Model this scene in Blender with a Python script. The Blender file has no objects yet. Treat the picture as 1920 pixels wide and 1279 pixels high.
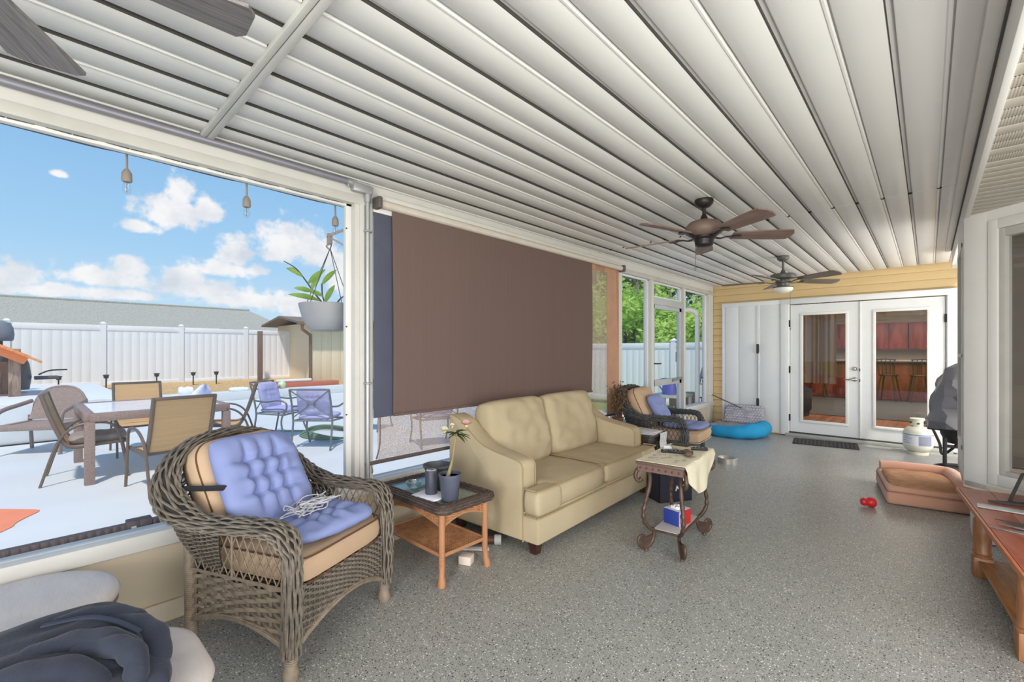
import bpy, bmesh, math, random
from mathutils import Vector, Matrix, Euler, noise
PI = math.pi
rnd = random.Random(7)
scene = bpy.context.scene
COL = scene.collection

# ---------------------------------------------------------------- camera
cam_d = bpy.data.cameras.new('camera')
cam = bpy.data.objects.new('camera', cam_d)
COL.objects.link(cam)
cam.location = (0, 0, 1.385)
cam.rotation_euler = (PI/2, 0, math.radians(42.66))
cam_d.sensor_width = 36
cam_d.lens = 846.4/1920*36
cam_d.shift_y = 18.4/1920
cam_d.clip_start = 0.02
cam_d.clip_end = 300
scene.camera = cam

# ---------------------------------------------------------------- exposure, sky, sun, added fill lights
vs = scene.view_settings
scene.display_settings.display_device = 'sRGB'
vs.view_transform = 'Standard'
vs.look = 'None'
vs.exposure = 0.0
vs.gamma = 1.0
vs.use_curve_mapping = False

def make_world():
    w = bpy.data.worlds.new('sky')
    scene.world = w
    w.use_nodes = True
    nt = w.node_tree
    nt.nodes.clear()
    N, L = nt.nodes.new, nt.links.new
    out = N('ShaderNodeOutputWorld'); bg = N('ShaderNodeBackground')
    L(bg.outputs[0], out.inputs[0])
    tc = N('ShaderNodeTexCoord')
    sep = N('ShaderNodeSeparateXYZ'); L(tc.outputs['Generated'], sep.inputs[0])
    def M(op, a, b=None, clamp=False):
        n = N('ShaderNodeMath'); n.operation = op; n.use_clamp = clamp
        for i, v in enumerate((a, b)):
            if v is None: continue
            if isinstance(v, (int, float)): n.inputs[i].default_value = v
            else: L(v, n.inputs[i])
        return n.outputs[0]
    az = M('ARCTAN2', sep.outputs[0], sep.outputs[1])
    el = M('ARCSINE', sep.outputs[2])
    # gradient
    ramp = N('ShaderNodeValToRGB')
    cr = ramp.color_ramp
    cr.elements[0].position = 0.0; cr.elements[0].color = (.62, .82, .95, 1)
    cr.elements[1].position = 1.0; cr.elements[1].color = (.08, .24, .62, 1)
    e = cr.elements.new(.14); e.color = (.36, .63, .91, 1)
    e = cr.elements.new(.36); e.color = (.17, .42, .78, 1)
    L(M('MAXIMUM', M('MULTIPLY', el, 2/PI*1.15), 0.0), ramp.inputs[0])
    # cloud coordinates: azimuth / elevation
    cv = N('ShaderNodeCombineXYZ'); L(az, cv.inputs[0]); L(el, cv.inputs[1])
    n1 = N('ShaderNodeTexNoise'); n1.inputs['Scale'].default_value = 34; n1.inputs['Detail'].default_value = 7
    n1.inputs['Roughness'].default_value = .58
    L(cv.outputs[0], n1.inputs['Vector'])
    n2 = N('ShaderNodeTexNoise'); n2.inputs['Scale'].default_value = 5; n2.inputs['Detail'].default_value = 5
    L(tc.outputs['Generated'], n2.inputs['Vector'])
    # cumulus puffs (azimuth deg, elevation deg, half width, half height), rounded on top, flat below
    puffs = [(-79.7,13.4,2.8,2.0),(-79.0,15.5,1.2,1.7),(-82.2,11.9,1.5,.8),(-76.7,14.1,1.4,1.6),(-74.3,10.0,1.7,2.2),(-75.4,8.6,3.0,1.1),(-72.3,8.7,1.2,.9),
             (-78.7,7.1,1.6,1.8),(-77.3,6.1,3.7,1.2),(-84.4,6.8,3.7,1.2),(-82.8,7.7,1.6,1.3),(-86.4,7.0,1.1,.7),(-90.2,6.3,1.3,1.5),(-91.1,5.5,1.2,1.3),(-87.8,5.2,3.2,.7),
             (-83.4,5.2,2.8,.6),(-68.5,11.8,3.5,2.5),(-65.7,10.9,2.3,2.1),(-70.1,10.6,1.6,1.5),(-72.7,5.4,4.8,1.3),(-68.0,4.9,4.0,1.6),(-87.8,15.4,.5,.4),
             (-63.4,8.7,1.8,3.1)]
    acc = None
    for a, e_, ra, re in puffs:
        dx = M('MULTIPLY', M('SUBTRACT', az, math.radians(a)), 1/math.radians(ra*1.5))
        dy = M('SUBTRACT', el, math.radians(e_))
        up = M('MULTIPLY', M('MAXIMUM', dy, 0.0), 1/math.radians(re*1.5))
        dn = M('MULTIPLY', M('MINIMUM', dy, 0.0), 1/math.radians(re*.8))
        dd = M('ADD', M('MULTIPLY', dx, dx), M('ADD', M('MULTIPLY', up, up), M('MULTIPLY', dn, dn)))
        v = M('SUBTRACT', 1.0, M('SQRT', dd))
        acc = v if acc is None else M('MAXIMUM', acc, v)
    # free clouds over the rest of the sky
    far = M('MULTIPLY', M('SUBTRACT', n2.outputs['Fac'], .56), 3.0)
    away = M('MULTIPLY', M('SUBTRACT', M('ABSOLUTE', M('SUBTRACT', az, math.radians(-75))), .55), 4.0, True)
    far = M('ADD', M('MULTIPLY', far, away), M('MULTIPLY', M('SUBTRACT', away, 1.0), .6))
    acc = M('MAXIMUM', M('MAXIMUM', acc, -0.6), far)
    dens = M('ADD', acc, M('MULTIPLY', M('SUBTRACT', n1.outputs['Fac'], .5), 1.7))
    mr = N('ShaderNodeMapRange'); mr.interpolation_type = 'SMOOTHSTEP'
    mr.inputs['From Min'].default_value = .08; mr.inputs['From Max'].default_value = .58
    L(dens, mr.inputs['Value'])
    # cloud tone
    cc = N('ShaderNodeValToRGB')
    cc.color_ramp.elements[0].position = .3; cc.color_ramp.elements[0].color = (.66, .72, .80, 1)
    cc.color_ramp.elements[1].position = .62; cc.color_ramp.elements[1].color = (.95, .95, .96, 1)
    n3 = N('ShaderNodeTexNoise'); n3.inputs['Scale'].default_value = 17; n3.inputs['Detail'].default_value = 4
    ad = N('ShaderNodeVectorMath'); ad.operation = 'ADD'; ad.inputs[1].default_value = (.01, -.016, 0)
    L(cv.outputs[0], ad.inputs[0]); L(ad.outputs[0], n3.inputs['Vector'])
    L(n3.outputs['Fac'], cc.inputs[0])
    mx = N('ShaderNodeMix'); mx.data_type = 'RGBA'
    L(mr.outputs[0], mx.inputs['Factor']); L(ramp.outputs[0], mx.inputs['A']); L(cc.outputs[0], mx.inputs['B'])
    L(mx.outputs['Result'], bg.inputs['Color'])
    bg.inputs['Strength'].default_value = 1.0
make_world()

def light(name, kind, loc, target, energy, color=(1,1,1), size=1, size_y=None):
    l = bpy.data.lights.new(name, kind)
    o = bpy.data.objects.new(name, l); COL.objects.link(o)
    o.location = loc
    d = Vector(target) - Vector(loc)
    o.rotation_euler = d.to_track_quat('-Z', 'Y').to_euler()
    l.energy = energy; l.color = color
    if kind == 'AREA':
        l.shape = 'RECTANGLE'; l.size = size; l.size_y = size_y or size
    return o
sun = light('sun', 'SUN', (5, 15, 30), (5-.36, 15+.26, 30-.86), 3.2, (1, .95, .86))
sun.data.angle = math.radians(2.5)
# added unseen fill lights: behind the camera, house side, recess by the bay, kitchen
light('south_fill_light', 'AREA', (.78, -3.2, 1.4), (-1.4, 5, 1.45), 190, (1, .97, .94), 1.3, 2.0)
light('house_side_fill_light', 'AREA', (1.25, .6, 1.3), (-3, .9, 1.35), 120, (1, .98, .95), 4.4, 2.1)
light('recess_fill_light', 'AREA', (1.45, 6.7, 1.35), (-3, 6.7, 1.4), 110, (1, .97, .94), 2.6, 2.0)
light('kitchen_fill_light', 'AREA', (-.2, 13.0, 2.62), (-.2, 13.0, 0), 150, (1, .9, .78), 3.5, 5.0)

# ---------------------------------------------------------------- materials
def lin(c):
    f = lambda v: (v/255/12.92) if v/255 <= .04045 else ((v/255+.055)/1.055)**2.4
    return (f(c[0]), f(c[1]), f(c[2]), 1)
_m = {}
def mat(name, rgb, rough=.6, metal=0, var=.06, vscale=6, bump=0, bscale=60, sheen=0, spec=.4, rgb2=None, stretch=None, trans=0, coat=0):
    """plain procedural surface: colour broken up by noise, optional bump"""
    if name in _m: return _m[name]
    m = bpy.data.materials.new(name); m.use_nodes = True; _m[name] = m
    nt = m.node_tree; N, L = nt.nodes.new, nt.links.new
    b = nt.nodes['Principled BSDF']
    b.inputs['Roughness'].default_value = rough; b.inputs['Metallic'].default_value = metal
    b.inputs['Specular IOR Level'].default_value = spec
    if sheen: b.inputs['Sheen Weight'].default_value = sheen
    if coat: b.inputs['Coat Weight'].default_value = coat
    c = lin(rgb)
    tc = N('ShaderNodeTexCoord'); vec = tc.outputs['Object']
    if stretch:
        mp = N('ShaderNodeMapping'); mp.inputs['Scale'].default_value = stretch
        L(vec, mp.inputs[0]); vec = mp.outputs[0]
    nz = N('ShaderNodeTexNoise'); nz.inputs['Scale'].default_value = vscale; nz.inputs['Detail'].default_value = 5
    L(vec, nz.inputs['Vector'])
    mx = N('ShaderNodeMix'); mx.data_type = 'RGBA'
    if rgb2: a, d = c, lin(rgb2)
    else:
        a = tuple(max(0, v*(1-var)) for v in c[:3])+(1,); d = tuple(min(1, v*(1+var)) for v in c[:3])+(1,)
    mx.inputs['A'].default_value = a; mx.inputs['B'].default_value = d
    rp = N('ShaderNodeMapRange'); rp.inputs['From Min'].default_value = .3; rp.inputs['From Max'].default_value = .7
    L(nz.outputs['Fac'], rp.inputs['Value']); L(rp.outputs[0], mx.inputs['Factor'])
    L(mx.outputs['Result'], b.inputs['Base Color'])
    if bump:
        n2 = N('ShaderNodeTexNoise'); n2.inputs['Scale'].default_value = bscale; n2.inputs['Detail'].default_value = 3
        L(vec, n2.inputs['Vector'])
        bp = N('ShaderNodeBump'); bp.inputs['Strength'].default_value = bump; bp.inputs['Distance'].default_value = .01
        L(n2.outputs['Fac'], bp.inputs['Height']); L(bp.outputs[0], b.inputs['Normal'])
    if trans:
        tr = N('ShaderNodeBsdfTranslucent'); L(mx.outputs['Result'], tr.inputs['Color'])
        ms = N('ShaderNodeMixShader'); ms.inputs[0].default_value = trans
        o = nt.nodes['Material Output']
        L(b.outputs[0], ms.inputs[1]); L(tr.outputs[0], ms.inputs[2]); L(ms.outputs[0], o.inputs['Surface'])
    return m

def glass(name, tint=(1,1,1), refl=1.0, ior=1.5):
    if name in _m: return _m[name]
    m = bpy.data.materials.new(name); m.use_nodes = True; _m[name] = m
    nt = m.node_tree; nt.nodes.clear(); N, L = nt.nodes.new, nt.links.new
    o = N('ShaderNodeOutputMaterial'); t = N('ShaderNodeBsdfTransparent'); g = N('ShaderNodeBsdfGlossy')
    t.inputs['Color'].default_value = (*tint, 1); g.inputs['Roughness'].default_value = .01
    f = N('ShaderNodeFresnel'); geo = N('ShaderNodeNewGeometry'); ri = N('ShaderNodeMapRange')   # same reflectance from both sides of a pane
    ri.inputs['To Min'].default_value = ior; ri.inputs['To Max'].default_value = 1/ior
    L(geo.outputs['Backfacing'], ri.inputs['Value']); L(ri.outputs[0], f.inputs[0])
    mm = N('ShaderNodeMath'); mm.operation = 'MULTIPLY'; mm.inputs[1].default_value = refl; mm.use_clamp = True
    L(f.outputs[0], mm.inputs[0])
    s = N('ShaderNodeMixShader'); L(mm.outputs[0], s.inputs[0]); L(t.outputs[0], s.inputs[1]); L(g.outputs[0], s.inputs[2])
    L(s.outputs[0], o.inputs[0])
    return m

def mesh_cloth(name, rgb, cover, scale=260, trans=.35, rgb2=None, amp=.35):
    """see-through woven screen cloth: a fine pattern of threads and holes"""
    if name in _m: return _m[name]
    m = bpy.data.materials.new(name); m.use_nodes = True; _m[name] = m
    nt = m.node_tree; nt.nodes.clear(); N, L = nt.nodes.new, nt.links.new
    o = N('ShaderNodeOutputMaterial'); t = N('ShaderNodeBsdfTransparent')
    d = N('ShaderNodeBsdfDiffuse'); tl = N('ShaderNodeBsdfTranslucent')
    tc = N('ShaderNodeTexCoord')
    v = N('ShaderNodeTexNoise'); v.inputs['Scale'].default_value = scale; v.inputs['Detail'].default_value = 1
    L(tc.outputs['Object'], v.inputs['Vector'])
    n3 = N('ShaderNodeTexNoise'); n3.inputs['Scale'].default_value = 3
    L(tc.outputs['Object'], n3.inputs['Vector'])
    mc = N('ShaderNodeMix'); mc.data_type = 'RGBA'; mc.inputs['A'].default_value = lin(rgb); mc.inputs['B'].default_value = lin(rgb2 or rgb)
    L(n3.outputs['Fac'], mc.inputs['Factor'])
    L(mc.outputs['Result'], d.inputs[0]); L(mc.outputs['Result'], tl.inputs[0])
    s1 = N('ShaderNodeMixShader'); s1.inputs[0].default_value = trans
    L(d.outputs[0], s1.inputs[1]); L(tl.outputs[0], s1.inputs[2])
    r = N('ShaderNodeMapRange'); r.inputs['From Min'].default_value = .5-.14; r.inputs['From Max'].default_value = .5+.14
    r.inputs['To Min'].default_value = max(0, cover-amp); r.inputs['To Max'].default_value = min(1, cover+amp)
    L(v.outputs['Fac'], r.inputs['Value'])
    s2 = N('ShaderNodeMixShader'); L(r.outputs[0], s2.inputs[0]); L(t.outputs[0], s2.inputs[1]); L(s1.outputs[0], s2.inputs[2])
    L(s2.outputs[0], o.inputs[0])
    return m

def floor_mat():
    m = bpy.data.materials.new('speckled_epoxy'); m.use_nodes = True
    nt = m.node_tree; N, L = nt.nodes.new, nt.links.new
    b = nt.nodes['Principled BSDF']; b.inputs['Roughness'].default_value = .34; b.inputs['Specular IOR Level'].default_value = .45
    tc = N('ShaderNodeTexCoord')
    nz = N('ShaderNodeTexNoise'); nz.inputs['Scale'].default_value = 1.3; nz.inputs['Detail'].default_value = 4
    L(tc.outputs['Object'], nz.inputs['Vector'])
    base = N('ShaderNodeMix'); base.data_type = 'RGBA'; base.inputs['A'].default_value = lin((146,147,143)); base.inputs['B'].default_value = lin((166,166,161))
    L(nz.outputs['Fac'], base.inputs['Factor'])
    cur = base.outputs['Result']
    for sc, lo, hi, rad in ((85, (232,230,224), 0, .30), (70, (40,42,48), 1, .27), (120, (196,186,172), 2, .30), (150, (86,88,90), 3, .34)):
        v = N('ShaderNodeTexVoronoi'); v.inputs['Scale'].default_value = sc
        mp = N('ShaderNodeMapping'); mp.inputs['Location'].default_value = (hi*3.7, hi*1.9, hi*.7)
        L(tc.outputs['Object'], mp.inputs[0]); L(mp.outputs[0], v.inputs['Vector'])
        lt = N('ShaderNodeMath'); lt.operation = 'LESS_THAN'; lt.inputs[1].default_value = rad
        L(v.outputs['Distance'], lt.inputs[0])
        sp = N('ShaderNodeSeparateColor'); L(v.outputs['Color'], sp.inputs[0])
        g = N('ShaderNodeMath'); g.operation = 'GREATER_THAN'; g.inputs[1].default_value = (.66, .62, .55, .4)[hi]
        L(sp.outputs[0], g.inputs[0])
        mu = N('ShaderNodeMath'); mu.operation = 'MULTIPLY'; L(lt.outputs[0], mu.inputs[0]); L(g.outputs[0], mu.inputs[1])
        mx = N('ShaderNodeMix'); mx.data_type = 'RGBA'; L(mu.outputs[0], mx.inputs['Factor']); L(cur, mx.inputs['A'])
        mx.inputs['B'].default_value = lin(lo); cur = mx.outputs['Result']
    L(cur, b.inputs['Base Color'])
    n2 = N('ShaderNodeTexNoise'); n2.inputs['Scale'].default_value = 60; L(tc.outputs['Object'], n2.inputs['Vector'])
    bp = N('ShaderNodeBump'); bp.inputs['Strength'].default_value = .12; bp.inputs['Distance'].default_value = .004
    L(n2.outputs['Fac'], bp.inputs['Height']); L(bp.outputs[0], b.inputs['Normal'])
    return m

def wood(name, c1, c2, scale=(1,14,14), rough=.4, wave=3.0):
    if name in _m: return _m[name]
    m = bpy.data.materials.new(name); m.use_nodes = True; _m[name] = m
    nt = m.node_tree; N, L = nt.nodes.new, nt.links.new
    b = nt.nodes['Principled BSDF']; b.inputs['Roughness'].default_value = rough
    tc = N('ShaderNodeTexCoord'); mp = N('ShaderNodeMapping'); mp.inputs['Scale'].default_value = scale
    L(tc.outputs['Object'], mp.inputs[0])
    nz = N('ShaderNodeTexNoise'); nz.inputs['Scale'].default_value = wave; nz.inputs['Detail'].default_value = 6; nz.inputs['Distortion'].default_value = 1.2
    L(mp.outputs[0], nz.inputs['Vector'])
    r = N('ShaderNodeValToRGB'); r.color_ramp.elements[0].position = .35; r.color_ramp.elements[1].position = .65
    r.color_ramp.elements[0].color = lin(c1); r.color_ramp.elements[1].color = lin(c2)
    L(nz.outputs['Fac'], r.inputs[0]); L(r.outputs[0], b.inputs['Base Color'])
    return m

# ---------------------------------------------------------------- mesh helpers
class MB:
    def __init__(s): s.bm = bmesh.new()
    def box(s, c, sz, bev=0, rot=None, seg=2):
        t = bmesh.new()
        bmesh.ops.create_cube(t, size=1)
        bmesh.ops.scale(t, vec=sz, verts=t.verts)
        if bev: bmesh.ops.bevel(t, geom=t.edges[:], offset=bev, segments=seg, profile=.5, affect='EDGES')
        M = Matrix.Translation(c)
        if rot is not None: M = M @ Euler(rot).to_matrix().to_4x4()
        s._add(t, M); return s
    def _add(s, t, M=None):
        if M is not None: bmesh.ops.transform(t, matrix=M, verts=t.verts)
        mp = {}
        for v in t.verts: mp[v] = s.bm.verts.new(v.co)
        for f in t.faces:
            try: s.bm.faces.new([mp[v] for v in f.verts])
            except ValueError: pass
        t.free()
    def b(s, x0, x1, y0, y1, z0, z1, bev=0):
        return s.box(((x0+x1)/2, (y0+y1)/2, (z0+z1)/2), (abs(x1-x0), abs(y1-y0), abs(z1-z0)), bev)
    def bar(s, p, q, w, h=None, bev=0, up=(0,0,1)):
        """rectangular bar from p to q"""
        p, q = Vector(p), Vector(q); d = q-p; L = d.length; d.normalize()
        u = Vector(up)
        if abs(d.dot(u)) > .98: u = Vector((1,0,0))
        x = d.cross(u).normalized(); z = x.cross(d)
        M = Matrix((( x.x, d.x, z.x, (p.x+q.x)/2), (x.y, d.y, z.y, (p.y+q.y)/2), (x.z, d.z, z.z, (p.z+q.z)/2), (0,0,0,1)))
        t = bmesh.new(); bmesh.ops.create_cube(t, size=1)
        bmesh.ops.scale(t, vec=(w, L, h or w), verts=t.verts)
        if bev: bmesh.ops.bevel(t, geom=t.edges[:], offset=bev, segments=2, profile=.5, affect='EDGES')
        s._add(t, M); return s
    def tube(s, pts, r, n=8, closed=False, flat=None, up=(0,0,1), caps=True):
        """round tube; flat=(a,b) gives an elliptical/flat band: a sideways, b along the normal"""
        P = [Vector(p) for p in pts]; k = len(P); up = Vector(up); rings = []
        side = None
        for i in range(k):
            if closed: d = P[(i+1) % k]-P[i-1]
            else: d = P[min(i+1, k-1)]-P[max(i-1, 0)]
            if d.length < 1e-9: d = Vector((0,0,1))
            d.normalize()
            if flat: a = d.cross(up)
            else: a = d.cross(up) if side is None else side-d*side.dot(d)
            if a.length < 1e-4: a = d.cross(Vector((1,.1,.05)))
            a.normalize(); side = a; c = a.cross(d)
            ri = r[i] if isinstance(r, (list, tuple)) else r
            ra, rb = (flat[0]*ri, flat[1]*ri) if flat else (ri, ri)
            rings.append([s.bm.verts.new(P[i]+a*(ra*math.cos(2*PI*(j+.5)/n))+c*(rb*math.sin(2*PI*(j+.5)/n))) for j in range(n)])
        for i in range(k if closed else k-1):
            A, B = rings[i], rings[(i+1) % k]
            for j in range(n): s.bm.faces.new((A[j], A[(j+1) % n], B[(j+1) % n], B[j]))
        if caps and not closed:
            s.bm.faces.new(rings[0][::-1]); s.bm.faces.new(rings[-1])
        return s
    def lathe(s, prof, c=(0,0,0), n=20, M=None):
        """profile of (radius, z)"""
        rings = []
        c = Vector(c)
        for r, z in prof:
            row = []
            for j in range(n):
                p = Vector((r*math.cos(2*PI*j/n), r*math.sin(2*PI*j/n), z))
                if M is not None: p = M @ p
                row.append(s.bm.verts.new(p+c))
            rings.append(row)
        for A, B in zip(rings, rings[1:]):
            for j in range(n): s.bm.faces.new((A[j], A[(j+1) % n], B[(j+1) % n], B[j]))
        if prof[0][0] > 1e-5: s.bm.faces.new(rings[0][::-1])
        if prof[-1][0] > 1e-5: s.bm.faces.new(rings[-1])
        return s
    def prism(s, poly, h, M=None):
        """polygon in xy extruded along z by h"""
        M = M or Matrix.Identity(4)
        A = [s.bm.verts.new(M @ Vector((x, y, 0))) for x, y in poly]
        B = [s.bm.verts.new(M @ Vector((x, y, h))) for x, y in poly]
        n = len(poly)
        for i in range(n): s.bm.faces.new((A[i], A[(i+1) % n], B[(i+1) % n], B[i]))
        s.bm.faces.new(A[::-1]); s.bm.faces.new(B); return s
    def grid(s, fn, nu, nv, cu=False, cv=False):
        V = [[s.bm.verts.new(fn(i/(nu if cu else nu-1), j/(nv if cv else nv-1))) for j in range(nv)] for i in range(nu)]
        for i in range(nu if cu else nu-1):
            for j in range(nv if cv else nv-1):
                s.bm.faces.new((V[i][j], V[(i+1) % nu][j], V[(i+1) % nu][(j+1) % nv], V[i][(j+1) % nv]))
        return V
    def sheet(s, fn, nu, nv, t=.003):
        """a thin two-sided sheet with thickness t along its normal"""
        def nrm(u, v):
            e = 1e-3
            a = fn(min(u+e,1), v)-fn(max(u-e,0), v); b = fn(u, min(v+e,1))-fn(u, max(v-e,0))
            n = a.cross(b)
            return n.normalized() if n.length > 1e-12 else Vector((0,0,1))
        A = s.grid(lambda u, v: fn(u, v)+nrm(u, v)*t/2, nu, nv)
        B = s.grid(lambda u, v: fn(u, v)-nrm(u, v)*t/2, nu, nv)
        def edge(a, b):
            for i in range(len(a)-1): s.bm.faces.new((a[i], a[i+1], b[i+1], b[i]))
        edge(A[0], B[0]); edge(A[-1], B[-1])
        edge([r[0] for r in A], [r[0] for r in B]); edge([r[-1] for r in A], [r[-1] for r in B])
        return s
    def ball(s, c, r, n=12, sc=(1,1,1)):
        t = bmesh.new(); bmesh.ops.create_uvsphere(t, u_segments=n, v_segments=max(6, n*2//3), radius=r)
        bmesh.ops.scale(t, vec=sc, verts=t.verts)
        s._add(t, Matrix.Translation(c)); return s
    def quad(s, pts):
        s.bm.faces.new([s.bm.verts.new(p) for p in pts]); return s
    def cushion(s, w, d, t, M=None, n=22, p=6, q=.4, corner=.10, lines=(), tuft=0, wr=0, seed=0, flatb=1.0, creases=.35, cw=.11):
        """soft cushion: w x d outline, thickness t; lines = grid lines (in -1..1) pressed in, tufts where they cross"""
        M = M or Matrix.Identity(4)
        def H(u, v):
            e = max(0, (1-abs(u)**p)*(1-abs(v)**p))**q
            g = 0
            for l in lines:
                for a, b_ in ((u, v), (v, u)):
                    g += creases*math.exp(-((a-l)/cw)**2)*(1 if abs(b_) < .62 else max(0, 1-(abs(b_)-.62)/.3))
                for m_ in lines: g += tuft*math.exp(-(((u-l)/.1)**2+((v-m_)/.1)**2))
            h = e*(1-min(g, .85))
            if wr: h *= 1+wr*noise.noise(Vector((u*3+seed, v*3, seed)))
            return h*t/2
        def pt(u, v, sg):
            x = u*w/2*(1-corner*abs(v)**5*abs(u)); y = v*d/2*(1-corner*abs(u)**5*abs(v))
            return M @ Vector((x, y, sg*H(u, v)*(1 if sg > 0 else flatb)))
        def par(a):
            a = a*2-1
            return math.copysign(1-(1-abs(a))**1.5, a)
        A = [[None]*n for _ in range(n)]; B = [[None]*n for _ in range(n)]
        for i in range(n):
            for j in range(n):
                u, v = par(i/(n-1)), par(j/(n-1))
                A[i][j] = s.bm.verts.new(pt(u, v, 1))
                if i in (0, n-1) or j in (0, n-1): B[i][j] = A[i][j]
                else: B[i][j] = s.bm.verts.new(pt(u, v, -1))
        for i in range(n-1):
            for j in range(n-1):
                s.bm.faces.new((A[i][j], A[i+1][j], A[i+1][j+1], A[i][j+1]))
                try: s.bm.faces.new((B[i][j], B[i][j+1], B[i+1][j+1], B[i+1][j]))
                except ValueError: pass
        return s
    def build(s, name, m, parent=None, sharp=.7, kind=None):
        bmesh.ops.recalc_face_normals(s.bm, faces=s.bm.faces[:])
        me = bpy.data.meshes.new(name); s.bm.to_mesh(me); s.bm.free()
        me.shade_smooth()
        me.set_sharp_from_angle(angle=sharp)
        me.materials.append(m)
        o = bpy.data.objects.new(name, me); COL.objects.link(o)
        if parent: o.parent = parent
        if kind: o['kind'] = kind
        return o

def tag(o, label, cat, group=None):
    o['label'] = label; o['category'] = cat
    if group: o['group'] = group
    return o
def thing(name, label, cat, loc=(0,0,0), rz=0, group=None):
    o = bpy.data.objects.new(name, None); COL.objects.link(o)
    o.empty_display_size = .1
    o.location = loc; o.rotation_euler = (0, 0, rz)
    return tag(o, label, cat, group)
def struct(o):
    o['kind'] = 'structure'; return o
def sroot(name):
    o = bpy.data.objects.new(name, None); COL.objects.link(o); o['kind'] = 'structure'; return o
def share(o, parent, loc=(0,0,0), rot=None, scale=None, name=None):
    c = o.copy(); COL.objects.link(c); c.parent = parent; c.location = loc
    if rot is not None: c.rotation_euler = rot
    if scale is not None: c.scale = scale
    return c
def dup(root, loc, rz, label=None, group=None):
    r = root.copy(); COL.objects.link(r); r.location = loc; r.rotation_euler = (0, 0, rz)
    if label: r['label'] = label
    if group: r['group'] = group
    for ch in list(root.children):
        c = ch.copy(); COL.objects.link(c); c.parent = r
        for g in ch.children:
            d = g.copy(); COL.objects.link(d); d.parent = c
    return r
def spline(pts, n=8, closed=False):
    """Catmull-Rom through pts, n samples per span"""
    P = [Vector(p) for p in pts]; out = []; k = len(P)
    for i in range(k if closed else k-1):
        if closed: a, b, c, d = P[i-1], P[i], P[(i+1) % k], P[(i+2) % k]
        else: a, b, c, d = P[max(i-1,0)], P[i], P[i+1], P[min(i+2,k-1)]
        for j in range(n):
            t = j/n
            out.append(.5*((2*b)+(c-a)*t+(2*a-5*b+4*c-d)*t*t+(3*b-a-3*c+d)*t**3))
    if not closed: out.append(P[-1])
    return out
def RT(loc=(0,0,0), rot=(0,0,0)):
    return Matrix.Translation(loc) @ Euler(rot).to_matrix().to_4x4()

WHITE = mat('white_paint', (226,223,219), .5, var=.02)
WHITE2 = mat('white_aluminium', (218,217,215), .45, var=.03)
TRIM = mat('off_white_trim', (206,203,197), .5, var=.03)
BLACK = mat('black_plastic', (28,28,30), .45)
DARKGAP = mat('dark_seam', (34,32,32), .8)
CHROME = mat('brushed_nickel', (178,172,160), .3, metal=1, var=.05)
GALV = mat('galvanised_conduit', (176,176,178), .4, metal=.6, var=.05)
# ================================================================ SETTING
XL, YF, ZS, ZT = -2.87, 8.51, .474, 2.343
CZ = lambda x: 2.545+.015*(x-XL)
# floor
f = MB(); f.b(-2.99, 2.6, -3.6, YF+.02, -.14, 0)
struct(f.build('floor', floor_mat()))
# ceiling: backing sheet, one panel per strip, beam, joint
ceil = MB(); ceil.box((-1.49, 2.5, 2.600), (3.79, 12.4, .04), rot=(0, -math.atan(.015), 0))
ceil = struct(ceil.build('ceiling', mat('ceiling_recess', (205,203,200), .6)))
panel_m = mat('ceiling_panel_white', (219,217,214), .38, var=.02, vscale=1.5)
seam_x = [-1.07+.1616*i for i in range(-11, 9)]
segs = [(-3.4, .645), (.697, 4.588), (4.596, YF)]
def panel_mesh(L):
    m = MB()
    w = .1616-.024
    m.prism([(-w/2, 0), (-w/2+.004, -.003), (w/2-.004, -.003), (w/2, 0), (w/2, .014), (w/2-.003, .014), (w/2-.003, .004), (-w/2+.003, .004), (-w/2+.003, .014), (-w/2, .014)], L,
            Matrix(((1,0,0,0), (0,0,1,0), (0,1,0,0), (0,0,0,1))))
    return m
for si, (y0, y1) in enumerate(segs):
    first = None
    for a, b_ in zip(seam_x, seam_x[1:]):
        xm = (a+b_)/2
        if first is None:
            first = panel_mesh(y1-y0).build('ceiling_panel', panel_m, ceil); o = first
        else: o = share(first, ceil)
        o.location = (xm, y0, CZ(xm)+.003)
# ribs between the panels: every other one carries a round bead, the rest a dark seam
bead = None; seam = None
for si, (y0, y1) in enumerate(segs):
    for i, x in enumerate(seam_x):
        if i % 2 == 0:
            t = MB(); t.tube([(x-.004, y0+.005, CZ(x)+.006), (x-.004, y1-.005, CZ(x)+.006)], .0095, 8); t.build('ceiling_rib', panel_m, ceil)
        else:
            t = MB(); t.b(x-.0120, x-.0088, y0, y1, CZ(x)-.0005, CZ(x)+.02); t.build('ceiling_seam', mat('ceiling_seam_dark', (70,66,64), .8), ceil)
t = MB()
for x in seam_x[1:]: t.ball((x, 4.592, CZ(x)), .011, 8, (1.3, .8, .7))
t.build('seam_plugs', DARKGAP, ceil, kind='stuff')
t = MB()
for dx in (-.0135, .0175): t.bar((XL, .667+dx, CZ(XL)-.010), (.21, .667+dx, CZ(.21)-.010), .024 if dx < 0 else .032, .026, .003)
t.build('ceiling_beam', TRIM, ceil)
t = MB(); t.bar((XL, .667, CZ(XL)-.010), (.21, .667, CZ(.21)-.010), .006, .018); t.build('beam_groove', mat('groove_grey', (120,116,112), .7), ceil)

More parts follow.
